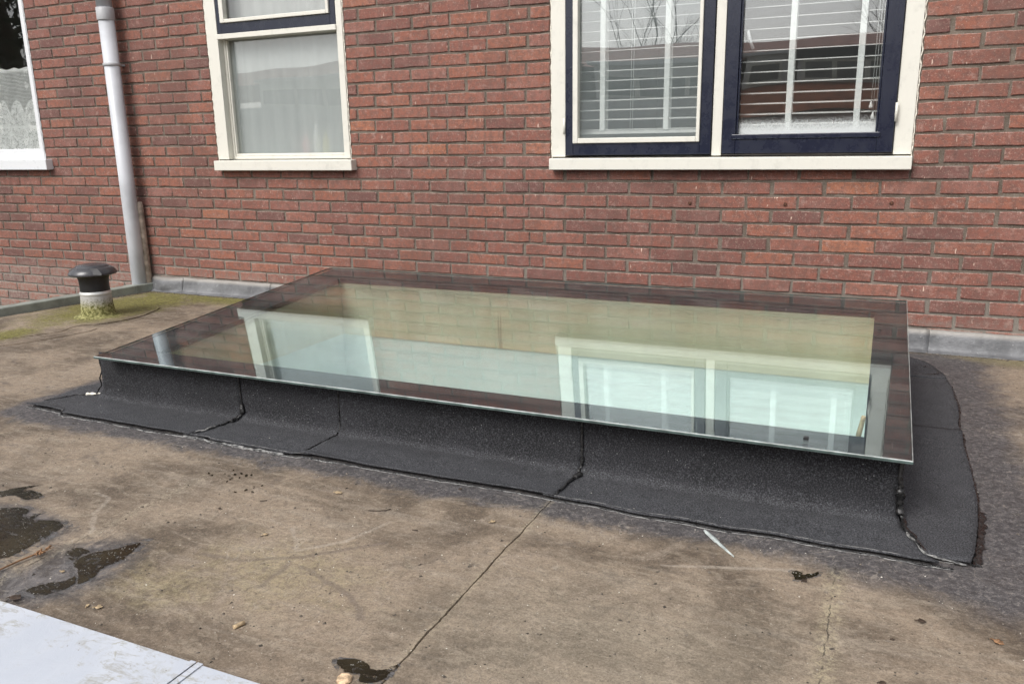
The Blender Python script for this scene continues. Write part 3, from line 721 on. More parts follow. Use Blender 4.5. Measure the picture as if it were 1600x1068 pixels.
# left: white plastic window
m = MB(); m.box(-3.232, -3.197, -.004, .10, .053, TOP); m.box(-4.40, -4.30, -.004, .10, .053, TOP); m.box(-4.30, -3.232, -.003, .10, 1.27, TOP); m.box(-4.30, -3.232, -.003, .10, .053, .1005)
wl = m.build('window', 'white', house, .002)
wl['label'] = 'white plastic window with lace curtain at the left'
m = MB(); m.box(-4.42, -3.132, -.05, .09, -.017, .052); m.build('sill', 'white', wl, .004)
m = MB(); m.box(-4.30, -3.232, .004, .04, .1005, .122); m.box(-3.240, -3.232, .004, .04, .122, 1.27); m.build('casement', 'white', wl, .003)
pane(-4.30, -3.2405, .122, 1.27, .03, wl, mat='pane_low')
sealant(-3.1945, -.0, 1.3, wl, 1, 'white')

# rooms behind the windows
def room(x0, x1, y0, y1, z0, z1):
    m = MB(); m.box(x0, x1, y0, y1, z0, z1)
    m.f.pop(2); m.mi.pop(2); m.sm.pop(2)
    o = m.build('room', 'room', None, fix=False); tag(o, kind='structure'); return o
room(.15, 2.5, .262, 3.3, -.5, 1.89); room(-2.3, -.2, .262, 2.6, -.5, 1.89); room(-5.5, -2.5, .262, 3.0, -.5, 1.89)

# net curtains
m = MB(); m.grid(120, 4, lambda u, v_: (-1.60+.88*u, .092+.003*math.sin(u*60)+.003*math.sin(u*23+1), .063+1.25*v_))
tag(m.build('net_curtain', 'net', fix=False), 'plain sheer grey-white curtain filling the frosted middle window', 'curtain')
m = MB(); m.grid(90, 24, lambda u, v_: (-4.30+1.065*u, .085+.006*math.sin(u*44), .112+(.542+.006*math.sin(u*52))*v_))
tag(m.build('lace_curtain', 'lace', fix=False), 'white lace half curtain behind the left plastic window', 'curtain')
for nm, mt, x, h, r, lb in (('bottle', 'red', -1.13, .115, .040, 'blurred red bottle on the sill inside the middle window'), ('bottle', 'yellow', -.985, .125, .036, 'blurred yellow bottle on the sill inside the middle window'), ('bottle', 'bwhite', -1.058, .175, .036, 'blurred tall white bottle between the red and yellow bottles inside the middle window')):
    m = MB(); m.lathe(x, .150 if mt != 'bwhite' else .157, [(r*.6, .0615), (r*.62, .065), (r*.62, .06+h*.6), (r*.5, .06+h*.75), (r*.25, .06+h*.82), (r*.25, .06+h), (r*.2, .062+h)], 16)
    tag(m.build(nm, mt), lb, 'bottle')
m = MB(); m.box(-1.60, -.75, .112, .26, .0415, .060)
tag(m.build('window_board', 'white'), 'white inner window board below the sheer curtain of the middle window', 'window board')

# venetian blinds
def blind(x0, x1, tapes, zb, pitch, zoff, label, y=.105, cords=()):
    t = thing('venetian_blind', label, 'blind', ((x0+x1)/2, y, 1.25), 'white venetian blinds in the double window')
    m0 = MB(); L = x1-x0
    for i in range(2):
        pass
    z = zoff; prev = None
    while z < 1.22:
        if prev is None:
            m0.v += [(-L/2, -.024, -.0035), (L/2, -.024, -.0035), (L/2, .0, .0), (-L/2, .0, .0), (L/2, .024, .0028), (-L/2, .024, .0028),
                     (-L/2, -.024, -.0060), (L/2, -.024, -.0060), (L/2, .0, -.0022), (-L/2, .0, -.0022), (L/2, .024, .0005), (-L/2, .024, .0005)]
            for q in ((0, 1, 2, 3), (3, 2, 4, 5), (6, 9, 8, 7), (9, 11, 10, 8), (0, 6, 7, 1), (5, 4, 10, 11), (0, 3, 9, 6), (3, 5, 11, 9), (1, 7, 8, 2), (2, 8, 10, 4)): m0.face(list(q))
            me = m0.mesh('slat'); me.materials.append(MAT['slat']); prev = me
        o = bpy.data.objects.new('slat', prev); col.objects.link(o); o.parent = t
        o.matrix_parent_inverse = Matrix.Translation(-Vector(t.location)); o.location = ((x0+x1)/2, y, z)
        z += pitch
    for tx in tapes:
        for yy in (y-.028, y+.028):
            m = MB(); n = 20
            m.box(tx-.0125, tx+.0125, yy-.0006, yy+.0006, zb+.012, 1.24); m.build('ladder_tape', 'tape', t)
    m = MB(); m.box(x0, x1, y-.024, y+.024, zb-.004, zb+.010); m.box(x0, x1, y-.024, y+.024, zb+.0115, zb+.0145); m.box(x0, x1, y-.024, y+.024, zb+.016, zb+.019)
    m.build('bottom_rail', 'slat', t, .001)
    m = MB(); m.box(x0, x1, y-.028, y+.028, 1.24, 1.28); m.build('head_rail', 'slat', t, .002)
    for cx_, z1_, tas in cords:
        m = MB(); m.tube([(cx_, y-.034, z1_), (cx_+.003, y-.034, .7), (cx_+.002, y-.034, 1.24)], .0011, 6); m.build('cord', 'tape', t)
        if tas:
            m = MB(); m.lathe(cx_, y-.034, [(.0075, z1_-.030), (.0085, z1_-.022), (.004, z1_-.004), (.002, z1_)], 12); m.build('tassel', 'slat', t)
    return t
blind(.590, 1.225, (.712, 1.026), .150, .0455, .217, 'white venetian blind in the left casement with its slats stacked at the sill', cords=((.855, .17, False), (.866, .17, False)))
blind(1.345, 1.985, (1.578, 1.860), .130, .0455, .178, 'white venetian blind in the right casement hanging above misted glass', cords=((1.915, .262, True), (1.925, .218, True), (1.936, .15, False)))

# ------------------------------------------------------------ drainpipes
dp = thing('drainpipe', 'tall light grey plastic drainpipe fixed to the brick wall', 'drainpipe', (-2.375, -.075, -1.3))
m = MB(); m.lathe(-2.376, -.075, [(.0455, -1.4), (.0455, .905)], 32); m.build('pipe', 'pvc', dp)
m = MB(); m.lathe(-2.376, -.075, [(.0505, .865), (.0515, .868), (.0515, .935), (.049, .938)], 32); m.build('collar', 'pvcd', dp)
m = MB(); m.lathe(-2.382, -.072, [(.045, .938), (.045, 1.75)], 32); m.build('pipe', 'pvc', dp)
m = MB(); m.lathe(-2.376, -.075, [(.0490, .603), (.0515, .606), (.0515, .618), (.049, .621)], 32); m.box(-2.376, -2.350, -.03, .006, .606, .617)
m.build('pipe_clip', 'pvcd', dp)
o2 = thing('stub_pipe', 'short brown stained old pipe standing beside the drainpipe', 'pipe', (-2.33, -.03, -1.3))
m = MB(); m.lathe(-2.345, -.032, [(.025, -1.4), (.025, -.235), (.022, -.222), (.014, -.216)], 20); m.build('pipe', 'oldpipe', o2)

# ------------------------------------------------------------ kerb and flashing
kb = thing('roof_kerb', 'grey green metal edge trim along the left edge of the roof', 'edge trim', (-2.38, -.6, RZ))
def kerb_len(y0, y1, dz=0.0):
    m = MB(); a, b = KX(y0), KX(y1); t = .105
    pr = [(0, RZ-.001), (.0, RZ+.047), (-.004, RZ+.051), (-.020, RZ+.051), (-t, RZ+.046), (-t, RZ-.25), (-t+.02, RZ-.25), (-t+.02, RZ-.001)]
    n = len(pr)
    for yy, xx in ((y0, a), (y1, b)):
        for u, z in pr: m.v.append((xx+u+dz, yy, z+dz))
    for k in range(n): m.face([k, (k+1) % n, n+(k+1) % n, n+k])
    m.face(list(range(n))); m.face(list(range(n, 2*n)))
    return m.build('trim_length', 'zinc', kb, .002)
kerb_len(-.004, -.155, .0012); kerb_len(-.156, -2.40); kerb_len(-2.401, -3.55, .001)
lf = thing('lead_flashing', 'dull grey lead flashing strip along the foot of the brick wall', 'flashing', (0, -.02, RZ))
LJ = [-2.31, -2.052, -1.35, -.55, .35, 1.25, 2.226, 3.1, 4.1, 5.1]
for i in range(len(LJ)-1):
    a, b = LJ[i]-.012, LJ[i+1]; off = .0018*(i % 2)
    cs_ = [(-.001, -.697), (-.008, -.700), (-.016, -.712), (-.022, -.735), (-.028, -.762), (-.034, -.778), (-.046, -.786), (-.060, -.7885)]
    def fn(u, v_, a=a, b=b, off=off, i=i):
        x = a+(b-a)*u; t = v_*(len(cs_)-1); k = min(int(t), len(cs_)-2); f_ = t-k
        y = cs_[k][0]*(1-f_)+cs_[k+1][0]*f_; z = cs_[k][1]*(1-f_)+cs_[k+1][1]*f_
        w = .006*nz(x*5, z*6, 1)+.003*nz(x*19, z*12, 5)
        bul = .03*math.exp(-((x+2.2)/.10)**2)*math.sin(math.pi*min(1, v_*1.1)) if i == 0 else 0
        ed = (.003 if min(u, 1-u) < .012 else 0)
        return (x, y-off-w*math.sin(math.pi*v_*.9)-bul-ed*.5, max(z+.004*nz(x*7, 3, 2)*(1-v_), RZ+.001)+off*.5)
    m = MB(); m.grid(int((b-a)/.02)+2, 14, fn); o = m.build('lead_sheet', 'lead', lf, fix=False)
    md = o.modifiers.new('th', 'SOLIDIFY'); md.thickness = .002; md.offset = 0
# litter and moss along the wall foot and the kerb
random.seed(5)
m = MB()
def grain(m, x, y, z, r):
    b = len(m.v)
    for k in range(4): 
        a = math.pi/2*k+random.uniform(-.5, .5); m.v.append((x+r*math.cos(a)*random.uniform(.6, 1.4), y+r*math.sin(a)*random.uniform(.6, 1.4), z))
    m.v.append((x, y, z+r*random.uniform(.3, .9)))
    for k in range(4): m.face([b+k, b+(k+1) % 4, b+4])
for i in range(1500):
    if random.random() < .5: y = -random.random()**1.3*2.2-.02; x = KX(y)+abs(random.gauss(0, .022))+.002
    else: x = random.uniform(-2.28, -1.0) if random.random() < .6 else random.uniform(2.0, 3.4); y = -.058-abs(random.gauss(0, .016))
    grain(m, x, y, RZ+.0005, random.uniform(.0015, .0055))
tag(m.build('edge_litter', 'grit', fix=False), 'dark crumbs of dirt and moss gathered along the wall foot and kerb', 'litter', kind='stuff')
m = MB()
for i in range(1700):
    x = random.uniform(-.6, 3.2); y = random.uniform(-2.95, -2.04)
    if random.random() < .25: x = random.uniform(2.3, 3.4); y = random.uniform(-2, -.1)
    grain(m, x, y, RZ+.0003, random.choice((.0008, .001, .0014, .002, .002, .003, .0045)))
tag(m.build('roof_grit', 'grit', fix=False), 'scattered dark grit and crumbs over the brown roof felt', 'grit', kind='stuff')
m = MB()
for i in range(420):
    x = random.uniform(-.6, 3.2); y = random.uniform(-2.95, -1.86)
    if x < 2.3 and y > -2.03: z = RZ+.0118
    else: z = RZ+.0003
    if z > RZ+.01 and not (y < -1.92): continue
    grain(m, x, y, z, random.choice((.0008, .001, .0012, .0018)))
tag(m.build('pale_crumbs', 'sealant', fix=False), 'tiny pale crumbs dropped on the felt in front of the skylight', 'crumbs', kind='stuff')

# ------------------------------------------------------------ roof vent
vx, vy = -1.953, -.745
VS = .84
rv = thing('roof_vent', 'round roof vent with black cowl on a moss stained aluminium base', 'roof vent', (vx, vy, RZ))
m = MB(); m.lathe(vx, vy, [(.150, RZ+.0052), (.128, RZ+.008), (.112, RZ+.014), (.104, RZ+.026), (.097, RZ+.09), (.093, RZ+.140)], 48, 0, False, False); m.build('base', 'ventbase', rv)
m = MB(); m.lathe(vx, vy, [(.0935, RZ+.1400), (.0965, RZ+.1425), (.0965, RZ+.152), (.0935, RZ+.156), (.092, RZ+.163)], 48, 0, False, False); m.build('ring', simple('bare_aluminium', (.62, .62, .60), .4, .3, .08, 20), rv)
m = MB(); m.lathe(vx, vy, [(.0905, RZ+.156), (.0895, RZ+.20), (.092, RZ+.235), (.100, RZ+.258), (.112, RZ+.272), (.112, RZ+.28)], 48, 0, False, True); m.build('throat', 'black', rv)
m = MB(); m.lathe(vx, vy, [(.100, RZ+.272), (.142, RZ+.266), (.1475, RZ+.270), (.146, RZ+.279), (.132, RZ+.300), (.112, RZ+.312), (.104, RZ+.313), (.100, RZ+.318), (.090, RZ+.325), (.06, RZ+.331), (.02, RZ+.333)], 56, 0, True, True); m.build('cowl', 'capgrey', rv)
m = MB(); m.v += [(vx+.075, vy-.075, RZ+.318), (vx+.125, vy-.06, RZ+.313), (vx+.155, vy-.055, RZ+.283), (vx+.162, vy-.062, RZ+.275), (vx+.095, vy-.105, RZ+.275), (vx+.088, vy-.100, RZ+.30)]
m.v += [(x-.004, y+.006, z-.010) for x, y, z in m.v]
m.face([0, 1, 2, 3, 4, 5]); m.face([11, 10, 9, 8, 7, 6])
for k in range(6): m.face([k, 6+k, 6+(k+1) % 6, (k+1) % 6])
m.build('cowl_flap', 'black', rv, .004)

for ch_ in rv.children:
    for v_ in ch_.data.vertices:
        v_.co.x = vx+(v_.co.x-vx)*VS; v_.co.y = vy+(v_.co.y-vy)*VS
        if v_.co.z > RZ+.02: v_.co.z = RZ+.02+(v_.co.z-RZ-.02)*.88

# ------------------------------------------------------------ skylight
G0, G1 = -.4473, .0811
gz = lambda y: G0+G1*y
XL, XR, YN, YF = -.545, 2.1117, -1.905, -.4926
IX0, IX1, IY0, IY1 = -.362, 2.004, -1.782, -.655
sk = thing('skylight', 'large tilted flat glass skylight with black border on the felt upstand', 'skylight', (.78, -1.2, -.56))
m = MB()
ch = .018
out = [(XL, YN), (XR, YN), (XR, YF), (XL+ch, YF), (XL, YF-ch*1.3)]
n = len(out); cxo, cyo = (XL+XR)/2, (YN+YF)/2
for ins, dz_ in ((.0022, 0), (0, -.0018), (0, -.008)):
    for x, y in out:
        xx = x+(ins if x < cxo else -ins); yy = y+(ins if y < cyo else -ins)
        m.v.append((xx, yy, gz(yy)+dz_))
m.face([0, 1, 2, 3, 4], 0); m.face([14, 13, 12, 11, 10], 0)
for k in range(n):
    m.face([k, n+k, n+(k+1) % n, (k+1) % n], 2); m.face([n+k, 2*n+k, 2*n+(k+1) % n, n+(k+1) % n], 1)
m.build('glass_pane', ['sky_glass', 'gedge', 'arris'], sk)
# enamel border under the pane: four butt-jointed strips
def slope_box(m, x0, x1, y0, y1, top, bot, mi=0):
    b = len(m.v)
    for dz_ in (bot, top):
        m.v.extend([(x0, y0, gz(y0)+dz_), (x1, y0, gz(y0)+dz_), (x1, y1, gz(y1)+dz_), (x0, y1, gz(y1)+dz_)])
    for q in ((0, 3, 2, 1), (4, 5, 6, 7), (0, 1, 5, 4), (1, 2, 6, 5), (2, 3, 7, 6), (3, 0, 4, 7)): m.face([b+i for i in q], mi)
m = MB(); e = .003
slope_box(m, XL+e, XR-e, YN+e, IY0, -.0088, -.0100); slope_box(m, XL+e+ch, XR-e, IY1, YF-e-.004, -.0088, -.0100)
slope_box(m, XL+e, IX0, IY0, IY1, -.0088, -.0100); slope_box(m, IX1, XR-e, IY0, IY1, -.0088, -.0100)
m.build('black_border', 'frit', sk)
m = MB(); slope_box(m, IX0-.004, IX1+.004, IY0-.004, IY1+.004, -.026, -.030); m.build('inner_pane', 'in_glass', sk)
m = MB(); slope_box(m, IX0-.016, IX0-.002, IY0, IY1, -.0104, -.0255); slope_box(m, IX1+.002, IX1+.016, IY0, IY1, -.0104, -.0255)
slope_box(m, IX0-.016, IX1+.016, IY0-.016, IY0-.002, -.0104, -.0255); slope_box(m, IX0-.016, IX1+.016, IY1+.002, IY1+.016, -.0104, -.0255)
m.build('spacer_bar', 'frit', sk)
# tiny bolt head showing on the near border
m = MB(); m.box(1.868, 1.880, -1.862, -1.850, gz(-1.856)-.001, gz(-1.856)+.006); m.build('glass_clip', 'black', sk, .001)
# timber curb (core) and lined opening
def ring(m, x0, x1, y0, y1, t, ztop, zbot):
    for (a, b, c, d) in ((x0-t, x1+t, y0-t, y0), (x0-t, x1+t, y1, y1+t), (x0-t, x0, y0, y1), (x1, x1+t, y0, y1)):
        bb = len(m.v)
        for zz in (zbot, None):
            for x, y in ((a, c), (b, c), (b, d), (a, d)): m.v.append((x, y, (gz(y)+ztop) if zz is None else zz))
        for q in ((0, 3, 2, 1), (4, 5, 6, 7), (0, 1, 5, 4), (1, 2, 6, 5), (2, 3, 7, 6), (3, 0, 4, 7)): m.face([bb+i for i in q])
m = MB(); ring(m, IX0-.004, IX1+.004, IY0-.004, IY1+.004, .028, -.032, -.782); m.build('lining_board', 'lining', sk)
m = MB()
for z0_, z1_, y_ in ((-.62, -.785, -1.30), ):
    m.tube([(1.998, -1.62, -.60), (1.990, -1.60, -.66), (1.997, -1.58, -.74)], .006, 6, 0, 1, .2)
m.build('lining_splinter', 'chip', sk)
m = MB(); ring(m, IX0-.010, IX1+.010, IY0-.010, IY1+.010, .05, -5, -1.25)
m.v = [(x, y, (-.783 if z < -3 else z)) for x, y, z in m.v]
# walls widen into the room below
sh = m.build('skylight_shaft', 'plaster'); tag(sh, kind='structure')
m = MB(); m.box(-1.2, 2.9, -3.3, -.05, -3.6, -1.26)
m.f.pop(1); m.mi.pop(1); m.sm.pop(1)
for (a, b, c, d) in ((-1.2, 2.9, -3.3, IY0-.01), (-1.2, 2.9, IY1+.01, -.05), (-1.2, IX0-.01, IY0-.01, IY1+.01), (IX1+.01, 2.9, IY0-.01, IY1+.01)):
    m.quad([(a, c, -1.26), (b, c, -1.26), (b, d, -1.26), (a, d, -1.26)])
tag(m.build('room_below', 'plaster', fix=False), kind='structure')

# ------------------------------------------------------------ bitumen upstand (felt strips torched round the curb)
bu = thing('bitumen_upstand', 'black mineral felt upstand and apron wrapped round the skylight curb', 'roof upstand', (.78, -1.2, RZ))
CY, CXR, CXL, CYF = -1.832, 2.088, -.535, -.560
FR = .040
def prof(t, width, ztop):
    """t 0..1 down a wall at 0, round a cove, out to width; returns (outward, z)"""
    r = FR; h = ztop-(RZ+.0055); L1 = h-r; L2 = r*math.pi/2; L3 = max(.02, width-r); L = L1+L2+L3
    s_ = t*L
    if s_ < L1: return 0.0, ztop-s_
    if s_ < L1+L2:
        a = (s_-L1)/r; return r*(1-math.cos(a)), ztop-L1-r*math.sin(a)
    return r+(s_-L1-L2), RZ+.0055
def edge_front(x): return CY-(.197+.012*nz(x*2.2, 1, 1)+.006*nz(x*9, 2, 1)+(.010 if .10 < x < .45 else 0)+(-.02 if x < -.6 else 0))
def felt(name, fn, nu, nv):
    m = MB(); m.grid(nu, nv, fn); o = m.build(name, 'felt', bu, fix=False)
    me = o.data; me.update()
    md = o.modifiers.new('th', 'SOLIDIFY'); md.thickness = .0045; md.offset = 0; return o
SEAMS = [-.60, .062, .466, 1.287, CXR+.004]
FEET = [-.80, .015, .457, 1.275, 2.175]
def front_fn(i):
    off = (.004, .0, .004, .0)[i]; lap0 = 0 if i in (0, 2) else .03; lap1 = 0 if i in (0, 2) else .03
    if i == 0: lap0 = 0
    if i == 3: lap1 = 0
    def fn(u, v_):
        def xs_(idx, v_):
            a, b = SEAMS[idx], FEET[idx]
            k = max(0, (v_-.42)/.58)
            return a+(b-a)*k**1.2+.004*nz(v_*6, idx, 2)+.0025*nz(v_*25, idx, 3)
        x0, x1 = xs_(i, v_)-(lap0 if i in (1, 3) else 0), xs_(i+1, v_)+(lap1 if i in (1,) else 0)
        x = x0+(x1-x0)*u
        w = -(edge_front(x)-CY)
        d, z = prof(v_, w, -.608)
        if i == 0: w = .19
        bump_ = .003*nz(x*5, v_*4, 4)+.0015*nz(x*17, v_*12, 6)
        lift = off+bump_*(1 if v_ < .8 else .4)+(.004*max(0, v_-.93)/.07)*(1+nz(x*3, 7, 7))
        s_ = min(1, d/FR)
        return (x, CY-d-(off+bump_)*(1-s_), z+lift*s_)
    return fn
for i in range(4):
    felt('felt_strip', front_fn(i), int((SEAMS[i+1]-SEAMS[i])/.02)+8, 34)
RE = [(-2.02, 2.235), (-1.95, 2.250), (-1.80, 2.268), (-1.66, 2.279), (-1.45, 2.281), (-1.235, 2.277), (-1.12, 2.283), (-1.05, 2.276), (-.846, 2.290), (-.6, 2.284), (-.439, 2.268), (-.33, 2.235), (-.25, 2.20), (-.20, 2.15)]
def interp(T, y):
    if y <= T[0][0]: return T[0][1]
    for (a, b), (c, d) in zip(T, T[1:]):
        if y <= c: return b+(d-b)*(y-a)/(c-a)
    return T[-1][1]
def right_fn(y0, y1, off, corner):
    def fn(u, v_):
        # u along y, v down the profile
        ya = y0
        yv = y0+(y1-y0)*u
        w = interp(RE, yv)-CXR+.004*nz(yv*9, 2, 2)
        ztop = gz(max(yv, CY))-.018
        d, z = prof(v_, w, ztop)
        y = yv
        if corner:                              # mitre: the near end runs out diagonally to the apron corner
            yend = CY-min(.166, d*2.5)-.10*max(0, d-.066)+.003*nz(d*60, 1, 1)
            y = yend+(y1-yend)*u
            w = interp(RE, y)-CXR; d, z = prof(v_, w, gz(max(y, CY))-.018)
        elif y0 > -.5: y = yv
        b_ = .003*nz(y*5, v_*4, 14)+.0015*nz(y*17, v_*12, 16); s_ = min(1, d/FR)
        z = RZ+.005+max(0, z-RZ-.005)*max(0, min(1, 1-(y-CYF)/.05))
        return (CXR+d+(off+b_)*(1-s_), y+.004*nz(d*40, y0, 3)*(1 if u < .02 or u > .98 else 0), z+(off+b_*.5)*s_+.003*max(0, v_-.93)/.07)
    return fn
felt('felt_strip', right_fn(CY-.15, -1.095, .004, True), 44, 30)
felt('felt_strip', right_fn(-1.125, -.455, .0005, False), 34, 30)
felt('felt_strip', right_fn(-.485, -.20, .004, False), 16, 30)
def far_fn(u, v_):
    x = -.52+(CXR+.52)*u; d, z = prof(v_, .33-.05*abs(2*u-1), gz(CYF)-.030); return (x, CYF+d, z)
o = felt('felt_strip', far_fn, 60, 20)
LE = [(-2.02, .24), (-1.95, .252), (-1.83, .265), (-1.77, .276), (-1.70, .25), (-1.5, .24), (-.9, .25), (-.2, .22)]
def left_fn(u, v_):
    y = -1.98+1.78*u; w = interp(LE, y)+.006*nz(y*6, 2, 9); d, z = prof(v_, w, gz(max(y, CY))-.018)
    ynew = y if d > .03 else max(y, CY+.004)
    z = RZ+.005+max(0, z-RZ-.005)*max(0, min(1, 1-(y-CYF)/.05)); return (CXL-d, ynew, z-(.0012))
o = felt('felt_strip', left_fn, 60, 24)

# tar beads: squeezed black runs along the laps and the apron edge
def bead(pts, r, name='tar_bead', mat='tar', flat=.55, jit=.25, sub=None, wander=.003, sd_=0):
    P = [Vector(p_) for p_ in pts]; out_ = []; rad = []
    for a, b in zip(P, P[1:]):
        n = max(2, int((b-a).length/.006))
        for k in range(n):
            q = a+(b-a)*k/n; s_ = q.x*37+q.y*41+q.z*29
            q = q+Vector((wander*nz(s_*.9, 1, sd_), wander*nz(s_*.9, 5, sd_), 0))
            out_.append(q); rad.append(max(.0006, r*(1+.55*nz(s_*1.7, 3, sd_)+.45*nz(s_*.35, 8, sd_))))
    m = MB(); m.tube(out_, rad, 8, 0, flat, jit); return m.build(name, mat, bu, fix=False)
def strip_seam(i, lo=.0):
    pts = []
    for k in range(26):
        v_ = .03+.95*k/25; a, b = SEAMS[i], FEET[i]; kk = max(0, (v_-.42)/.58)
        x = a+(b-a)*kk**1.2+.004*nz(v_*6, i, 2)
        d, z = prof(v_, .197, -.608); s_ = min(1, d/FR)
        pts.append((x, CY-d-.007*(1-s_), z+.0062*s_))
    return pts
random.seed(21)
for i, r in ((1, .0034), (2, .0034), (3, .0036)):
    P = strip_seam(i); bead(P[1:13], r*.8, sd_=i, wander=.002); bead(P[12:], r, sd_=i+9, wander=.006)
P = strip_seam(1); bead(P[8:17], .0085, sd_=31, wander=.014, jit=.4); bead(P[19:25], .0048, mat='edge', sd_=32, wander=.012, jit=.4)
P = strip_seam(3); bead(P[13:17], .0105, sd_=33, wander=.012, jit=.35); bead(P[7:14], .0042, sd_=34, wander=.006, jit=.4)
# apron front: dark crack then a thin pale squeezed line
xs_ = [-.79+3.00*k/150 for k in range(151)]
bead([(x, edge_front(x)-.002, RZ+.0022) for x in xs_], .0025, sd_=3, wander=.003)
bead([(x, edge_front(x)-.0085+.004*nz(x*4, 1, 3), RZ+.0014) for x in xs_ if x < .6], .0024, mat='edge', sd_=4, wander=.006)
bead([(x, edge_front(x)-.0072+.004*nz(x*4, 1, 3), RZ+.0014) for x in xs_ if x > .45], .0016, mat='edge', sd_=4, wander=.004)
bead([(x, edge_front(x)-.004, RZ+.004) for x in xs_ if -.02 < x < .42], .0044, mat='edge', sd_=5, wander=.010, jit=.45)
bead([(x, edge_front(x)+.003, RZ+.0125) for x in xs_], .0009, mat='edge', sd_=8, wander=.002)
# right corner mitre and right side
bead([(CXR+.003, CY-.003, -.62), (CXR+.005, CY-.004, -.68), (CXR+.006, CY-.005, -.745), (CXR+.014, CY-.022, -.768), (CXR+.027, CY-.06, -.778), (CXR+.044, CY-.105, -.778), (CXR+.066, CY-.163, -.779)], .0052, sd_=11, wander=.005, jit=.35)
bead([(CXR+.006, CY-.004, -.700), (CXR+.008, CY-.008, -.748), (CXR+.016, CY-.022, -.768)], .0085, sd_=12, wander=.008, jit=.4)
bead([(CXR+.020, CY-.045, -.779), (CXR+.038, CY-.10, -.780), (CXR+.062, CY-.165, -.781), (CXR+.10, CY-.174, -.782), (CXR+.152, CY-.178, -.785)], .0036, mat='edge', sd_=13, wander=.006, jit=.4)
bead([(interp(RE, y)+.003, y, RZ+.002) for y in [-2.0+1.78*k/60 for k in range(61)]], .0042, sd_=14, wander=.004, jit=.3)
bead([(interp(RE, y)+.009, y, RZ+.0005) for y in [-1.995+.30*k/12 for k in range(13)]], .009, sd_=15, wander=.008, jit=.3, flat=.3)
bead([(CXR+.02, -1.098, -.776), (CXR+.06, -1.10, RZ+.010), (CXR+.12, -1.095, RZ+.010), (CXR+.19, -1.09, RZ+.008)], .0034, sd_=16, wander=.004)
bead([(CXR+.06, -.46, RZ+.010), (CXR+.12, -.455, RZ+.010), (CXR+.175, -.44, RZ+.008)], .0030, sd_=17, wander=.006, jit=.4)
bead([(CXR+.12, -.455, RZ+.010), (CXR+.165, -.425, RZ+.011), (CXR+.150, -.36, RZ+.011), (CXR+.10, -.33, RZ+.011)], .0050, sd_=18, wander=.012, jit=.45)
# left side
bead([(-.605, CY-.002, -.625), (-.603, CY-.004, -.68), (-.615, CY-.006, -.74), (-.65, CY-.002, -.780)], .0035, sd_=19, wander=.005, jit=.3)
bead([(-.648, -1.815, RZ+.008), (-.727, -1.862, RZ+.010), (-.789, -1.955, RZ+.007)], .0028, sd_=20, wander=.004, jit=.3)
bead([(-.640, -1.812, RZ+.010), (-.665, -1.828, RZ+.011), (-.70, -1.845, RZ+.010)], .0075, mat='sealant', sd_=22, wander=.006, jit=.35)
bead([(CXL-interp(LE, y)-.002, y, RZ+.002) for y in [-2.0+.5*k/20 for k in range(21)]], .0035, mat='edge', sd_=23, wander=.004, jit=.3)

# ------------------------------------------------------------ light grey ledge cap in the foreground
lc = thing('ledge_cap', 'pale blue grey metal ledge cap across the bottom left corner', 'ledge', (.5, -3.25, RZ))
def cap(x0, x1, dz=0.0, dy=0.0):
    m = MB(); ye = -2.972+dy; n = int((x1-x0)/.05)
    cs2 = [(ye+.004, RZ+.002), (ye, RZ+.010), (ye, RZ+.046), (ye-.004, RZ+.050), (-3.56, RZ+.060), (-3.565, RZ+.056), (-3.565, RZ-.12)]
    for i in range(n+1):
        x = x0+(x1-x0)*i/n; w = .0016*nz(x*2.5, 1, 1)
        for y, z in cs2: m.v.append((x, y+w, z+dz+w*.5))
    k = len(cs2)
    for i in range(n):
        for j in range(k-1): m.face([i*k+j, i*k+j+1, (i+1)*k+j+1, (i+1)*k+j], 0, False)
    o = m.build('cap_panel', 'cap', lc, 0); md = o.modifiers.new('th', 'SOLIDIFY'); md.thickness = .0015; md.offset = 1; return o
cap(-1.6, .984); cap(.990, 3.2)
m = MB(); m.box(.972, .9845, -3.55, -2.974, RZ+.0505, RZ+.0525); m.box(.9875, 1.000, -3.55, -2.974, RZ+.0505, RZ+.0525)
o = m.build('joint_strip', 'cap', lc, .0008)
for vtx in o.data.vertices: vtx.co.z += .010*(-2.974-vtx.co.y)/.576 + .0012

# ------------------------------------------------------------ small things on the roof
def tag_item(o, label, cat, group=None): tag(o, label, cat, group); return o
tw = thing('twig', 'brown twig ending in a shrivelled seed head between the puddles', 'twig', (.27, -2.80, RZ))
m = MB(); m.tube([(.262, -2.88, RZ+.004), (.266, -2.84, RZ+.005), (.272, -2.80, RZ+.007), (.279, -2.765, RZ+.007), (.284, -2.738, RZ+.006)], [.0012, .0018, .0022, .002, .0014], 7, 0, 1, .15)
m.tube([(.280, -2.762, RZ+.007), (.290, -2.750, RZ+.009), (.297, -2.730, RZ+.012)], [.0014, .0010, .0006], 6); m.build('stem', 'twig', tw)
m = MB(); random.seed(9)
for k in range(14):
    x, y = .283+random.uniform(-.007, .007), -2.752+random.uniform(-.016, .022); z = RZ+.006+random.uniform(0, .004)
    a = random.uniform(0, 6.28); m.tube([(x, y, z), (x+.006*math.cos(a), y+.008*math.sin(a), z+.002), (x+.010*math.cos(a), y+.013*math.sin(a), z)], [.0012, .0024, .0005], 6)
m.build('seed_head', 'twig', tw)
